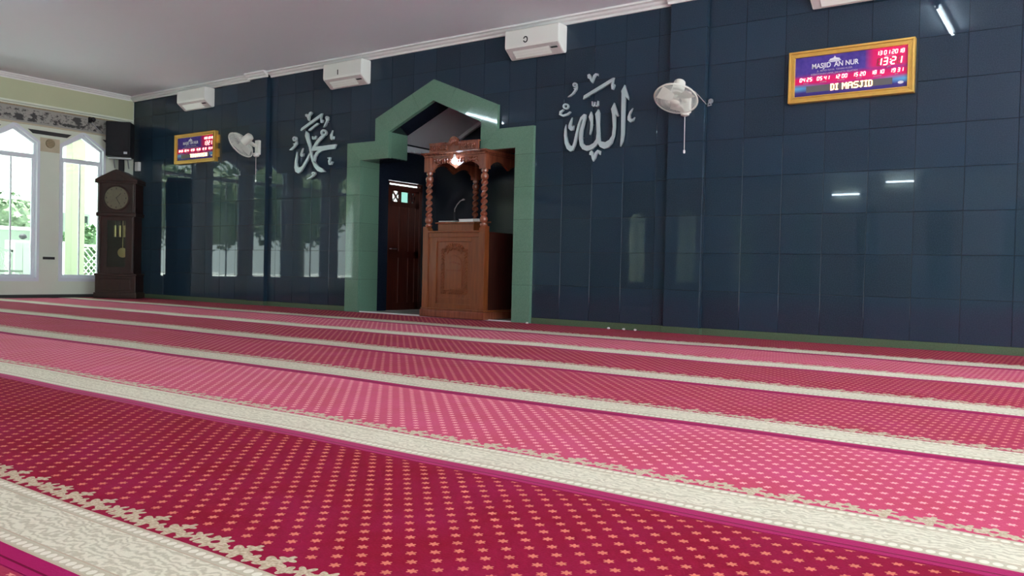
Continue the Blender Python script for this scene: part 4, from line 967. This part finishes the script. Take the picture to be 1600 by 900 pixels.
pp('tablet_ledge', MB().box(-.12, .12, .028, .04, .635, .65), 'pulpit_red', fp); pp('tablet_ledge', MB().prism([(-.09, .745), (.10, .725), (.10, .735), (0.0, .765)], .028, .04), 'pulpit_red', fp)
# sides
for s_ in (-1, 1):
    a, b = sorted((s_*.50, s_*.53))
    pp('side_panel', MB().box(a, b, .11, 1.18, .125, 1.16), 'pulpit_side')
pp('rear_floor', MB().box(-.50, .50, .15, 1.18, .125, .40), 'pulpit_red')
# reading desk
pp('reading_desk', MB().prism([(.10, 1.14), (.42, 1.14), (.42, 1.30), (.10, 1.275)], -.34, .28, 'yz'), bevel=.004)
pp('desk_top', MB().prism([(.07, 1.275), (.45, 1.302), (.45, 1.322), (.07, 1.295)], -.37, .31, 'yz'), bevel=.006)
# columns
def twisted(x, y):
    prof = [(.045, 1.235), (.05, 1.25), (.05, 1.262), (.034, 1.27), (.034, 1.275), (.052, 1.295), (.056, 1.325), (.048, 1.355), (.036, 1.368), (.042, 1.378)]
    mb = MB().lathe(prof, 24)
    n = 64; z0, z1 = 1.378, 1.83
    tw = [(.036, z0+(z1-z0)*k/n) for k in range(n+1)]
    mb.lathe(tw, 30, twist=lambda r, h, th: r+.0125*math.cos(2*th-(h-z0)*2*PI*2/.165))
    mb.lathe([(.042, 1.83), (.036, 1.84), (.05, 1.855), (.056, 1.885), (.05, 1.915), (.034, 1.93), (.034, 1.937), (.044, 1.945), (.048, 1.965), (.044, 1.985)], 24)
    return pp('twisted_column', mb, 'pulpit_red', smooth=True, loc=(x, y, 0))
for x in (-.475, .475):
    twisted(x, .06); twisted(x, 1.10)
    for y in (.06, 1.10): pp('column_block', MB().cbox((x, y, 2.08), (.115, .11, .20)), 'pulpit_red', bevel=.01)
# scalloped headers
def scallop(w, top, n=28):
    pts = [(-w, top), (w, top)]
    low = []
    for k in range(n+1):
        u = 1-2*k/n; au = abs(u)
        z = top-.115-.035*math.cos(PI*u)*0 - (.075*max(0, (au-.80)/.20)) + .045*math.sin(PI*min(1, au/.8))*(1 if au < .8 else 0) - .055*(max(0, 1-au/.55))
        low.append((u*w, z))
    return pts+low
hdr = pp('front_header', MB().prism(scallop(.425, 2.18), .04, .08), 'pulpit_red', bevel=.003, seg=1)
cv = MB()
for k in range(17):
    x = -.36+.045*k
    for dz, s_ in ((.0, 1), (.035, .8)):
        mt = Matrix.Translation((x+random.uniform(-.008, .008), .036, 2.105+dz)) @ Matrix.Rotation(random.uniform(-1, 1), 4, 'Y'); o = len(cv.v)
        cv.ball((0, 0, 0), 1, 8, 5, (.011*s_, .020, .022*s_)); cv.xf(mt, o)
o = pp('header_carving', cv, 'pulpit_red', hdr, smooth=True); o['kind'] = 'stuff'
for s_ in (-1, 1):
    mb = MB().prism([(x+.58, z) for x, z in scallop(.47, 2.18)], s_*.475-.02, s_*.475+.02, 'yz'); pp('side_header', mb, 'pulpit_red', bevel=.003, seg=1)
pp('canopy_board', MB().box(-.52, .52, -.01, 1.17, 2.18, 2.20), 'pulpit_red')
pp('eave', MB().prism([(-.05, 2.235), (-.055, 2.222), (.02, 2.195), (1.14, 2.195), (1.20, 2.222), (1.20, 2.235)], -.555, .555, 'yz'), 'pulpit_red', bevel=.004)
cr = [(-.42, 2.235), (.42, 2.235), (.42, 2.355), (.13, 2.350), (.09, 2.37), (.065, 2.41), (.03, 2.435), (0, 2.44), (-.03, 2.435), (-.065, 2.41), (-.09, 2.37), (-.13, 2.350), (-.42, 2.355)]
crown = pp('crown_board', MB().prism([(x-.02, z) for x, z in cr], 0.0, .035), 'pulpit_red', bevel=.005)
cv = MB()
for k in range(22):
    x = -.41+.036*k
    if abs(x+.02) < .1: continue
    for dz in (.03, .07):
        mt = Matrix.Translation((x, -.004, 2.245+dz)) @ Matrix.Rotation(random.uniform(-1.2, 1.2), 4, 'Y'); o = len(cv.v)
        cv.ball((0, 0, 0), 1, 8, 5, (.012, .022, .024)); cv.xf(mt, o)
for k in range(9):
    a = PI*(k-4)/10; mt = Matrix.Translation((-.02+.07*math.sin(a), -.006, 2.30+.075*math.cos(a))) @ Matrix.Rotation(a, 4, 'Y'); o = len(cv.v)
    cv.ball((0, 0, 0), 1, 8, 5, (.014, .024, .036)); cv.xf(mt, o)
o = pp('crown_carving', cv, 'pulpit_red', crown, smooth=True); o['kind'] = 'stuff'
pp('crown_cap', MB().box(-.44, -.15, -.012, .045, 2.352, 2.366), 'pulpit_red', crown); pp('crown_cap', MB().box(.11, .41, -.012, .045, 2.352, 2.366), 'pulpit_red', crown)
# lamp, microphone, papers
t2 = thing('led_lamp', 'glaring blue white lamp hanging under the pulpit canopy', 'lamp', (PX+.02, PY-.015, 2.105))
MB().ball((0, 0, 0), .038, 14, 8).build('bulb', M['led_white'], t2, smooth=True)
MB().lathe([(.018, .034), (.022, .042), (.022, .06), (.012, .09)], 12).build('socket', M['white'], t2, smooth=True)
DESK = lambda y: 1.296+(y-.07)*.071
t2 = thing('gooseneck_microphone', 'black gooseneck microphone with a silver neck on the reading desk', 'microphone', (PX-.20, PY+.28, DESK(.28)+.012))
MB().lathe([(.045, 0), (.045, .012), (.018, .02), (.015, .11), (.012, .13)], 14).build('stand', M['black'], t2, smooth=True)
MB().tube([(0, 0, .12), (.01, -.01, .17), (.06, -.02, .23), (.12, -.03, .275), (.17, -.04, .29)], .007, 8).build('neck', M['steel'], t2, smooth=True)
MB().tube([(.165, -.04, .288), (.185, -.044, .292), (.21, -.05, .29)], [.010, .013, .009], 8).build('capsule', M['steel'], t2, smooth=True)
t2 = thing('white_book', 'thick white book lying right of the microphone on the reading desk', 'book', (PX+.10, PY+.24, DESK(.24)+.004), 0)
MB().box(-.12, .12, -.08, .08, .004, .034).build('pages', M['paper'], t2, rot=(.071, 0, 0)); MB().box(-.125, .125, -.085, .085, 0, .004).build('cover', M['white'], t2, rot=(.071, 0, 0)); MB().box(-.125, .125, -.085, .085, .034, .038).build('cover', M['white'], t2, rot=(.071, 0, 0))
t2 = thing('paper_sheets', 'thin white papers lying left on the reading desk', 'paper', (PX-.22, PY+.18, DESK(.18)+.010), 0)
for k in range(3): MB().box(-.10, .10, -.09, .09, .003*k, .003*k+.0025).build('sheet', M['paper'], t2, rot=(.071, 0, .04*k))
# crumbs of plaster along the wall foot
for i, (x, y) in enumerate(((-5.75, -.17), (-4.62, -.13), (-4.42, -.13), (-4.28, -.12))):
    mb = MB().ball((0, 0, 0), .02, 7, 5, (1, .8, .6))
    for k, v in enumerate(mb.v): mb.v[k] = tuple(c*random.uniform(.8, 1.15) for c in v)
    o = mb.build('plaster_crumb', M['paper'], None, loc=(x, y, .010))
    tag(o, ('white plaster crumb at the foot of the green arch', 'first of the tiny white crumbs left of the right pilaster', 'second of the tiny white crumbs left of the right pilaster', 'tiny white crumb nearest the right pilaster')[i], 'crumb', 'white crumbs along the wall')
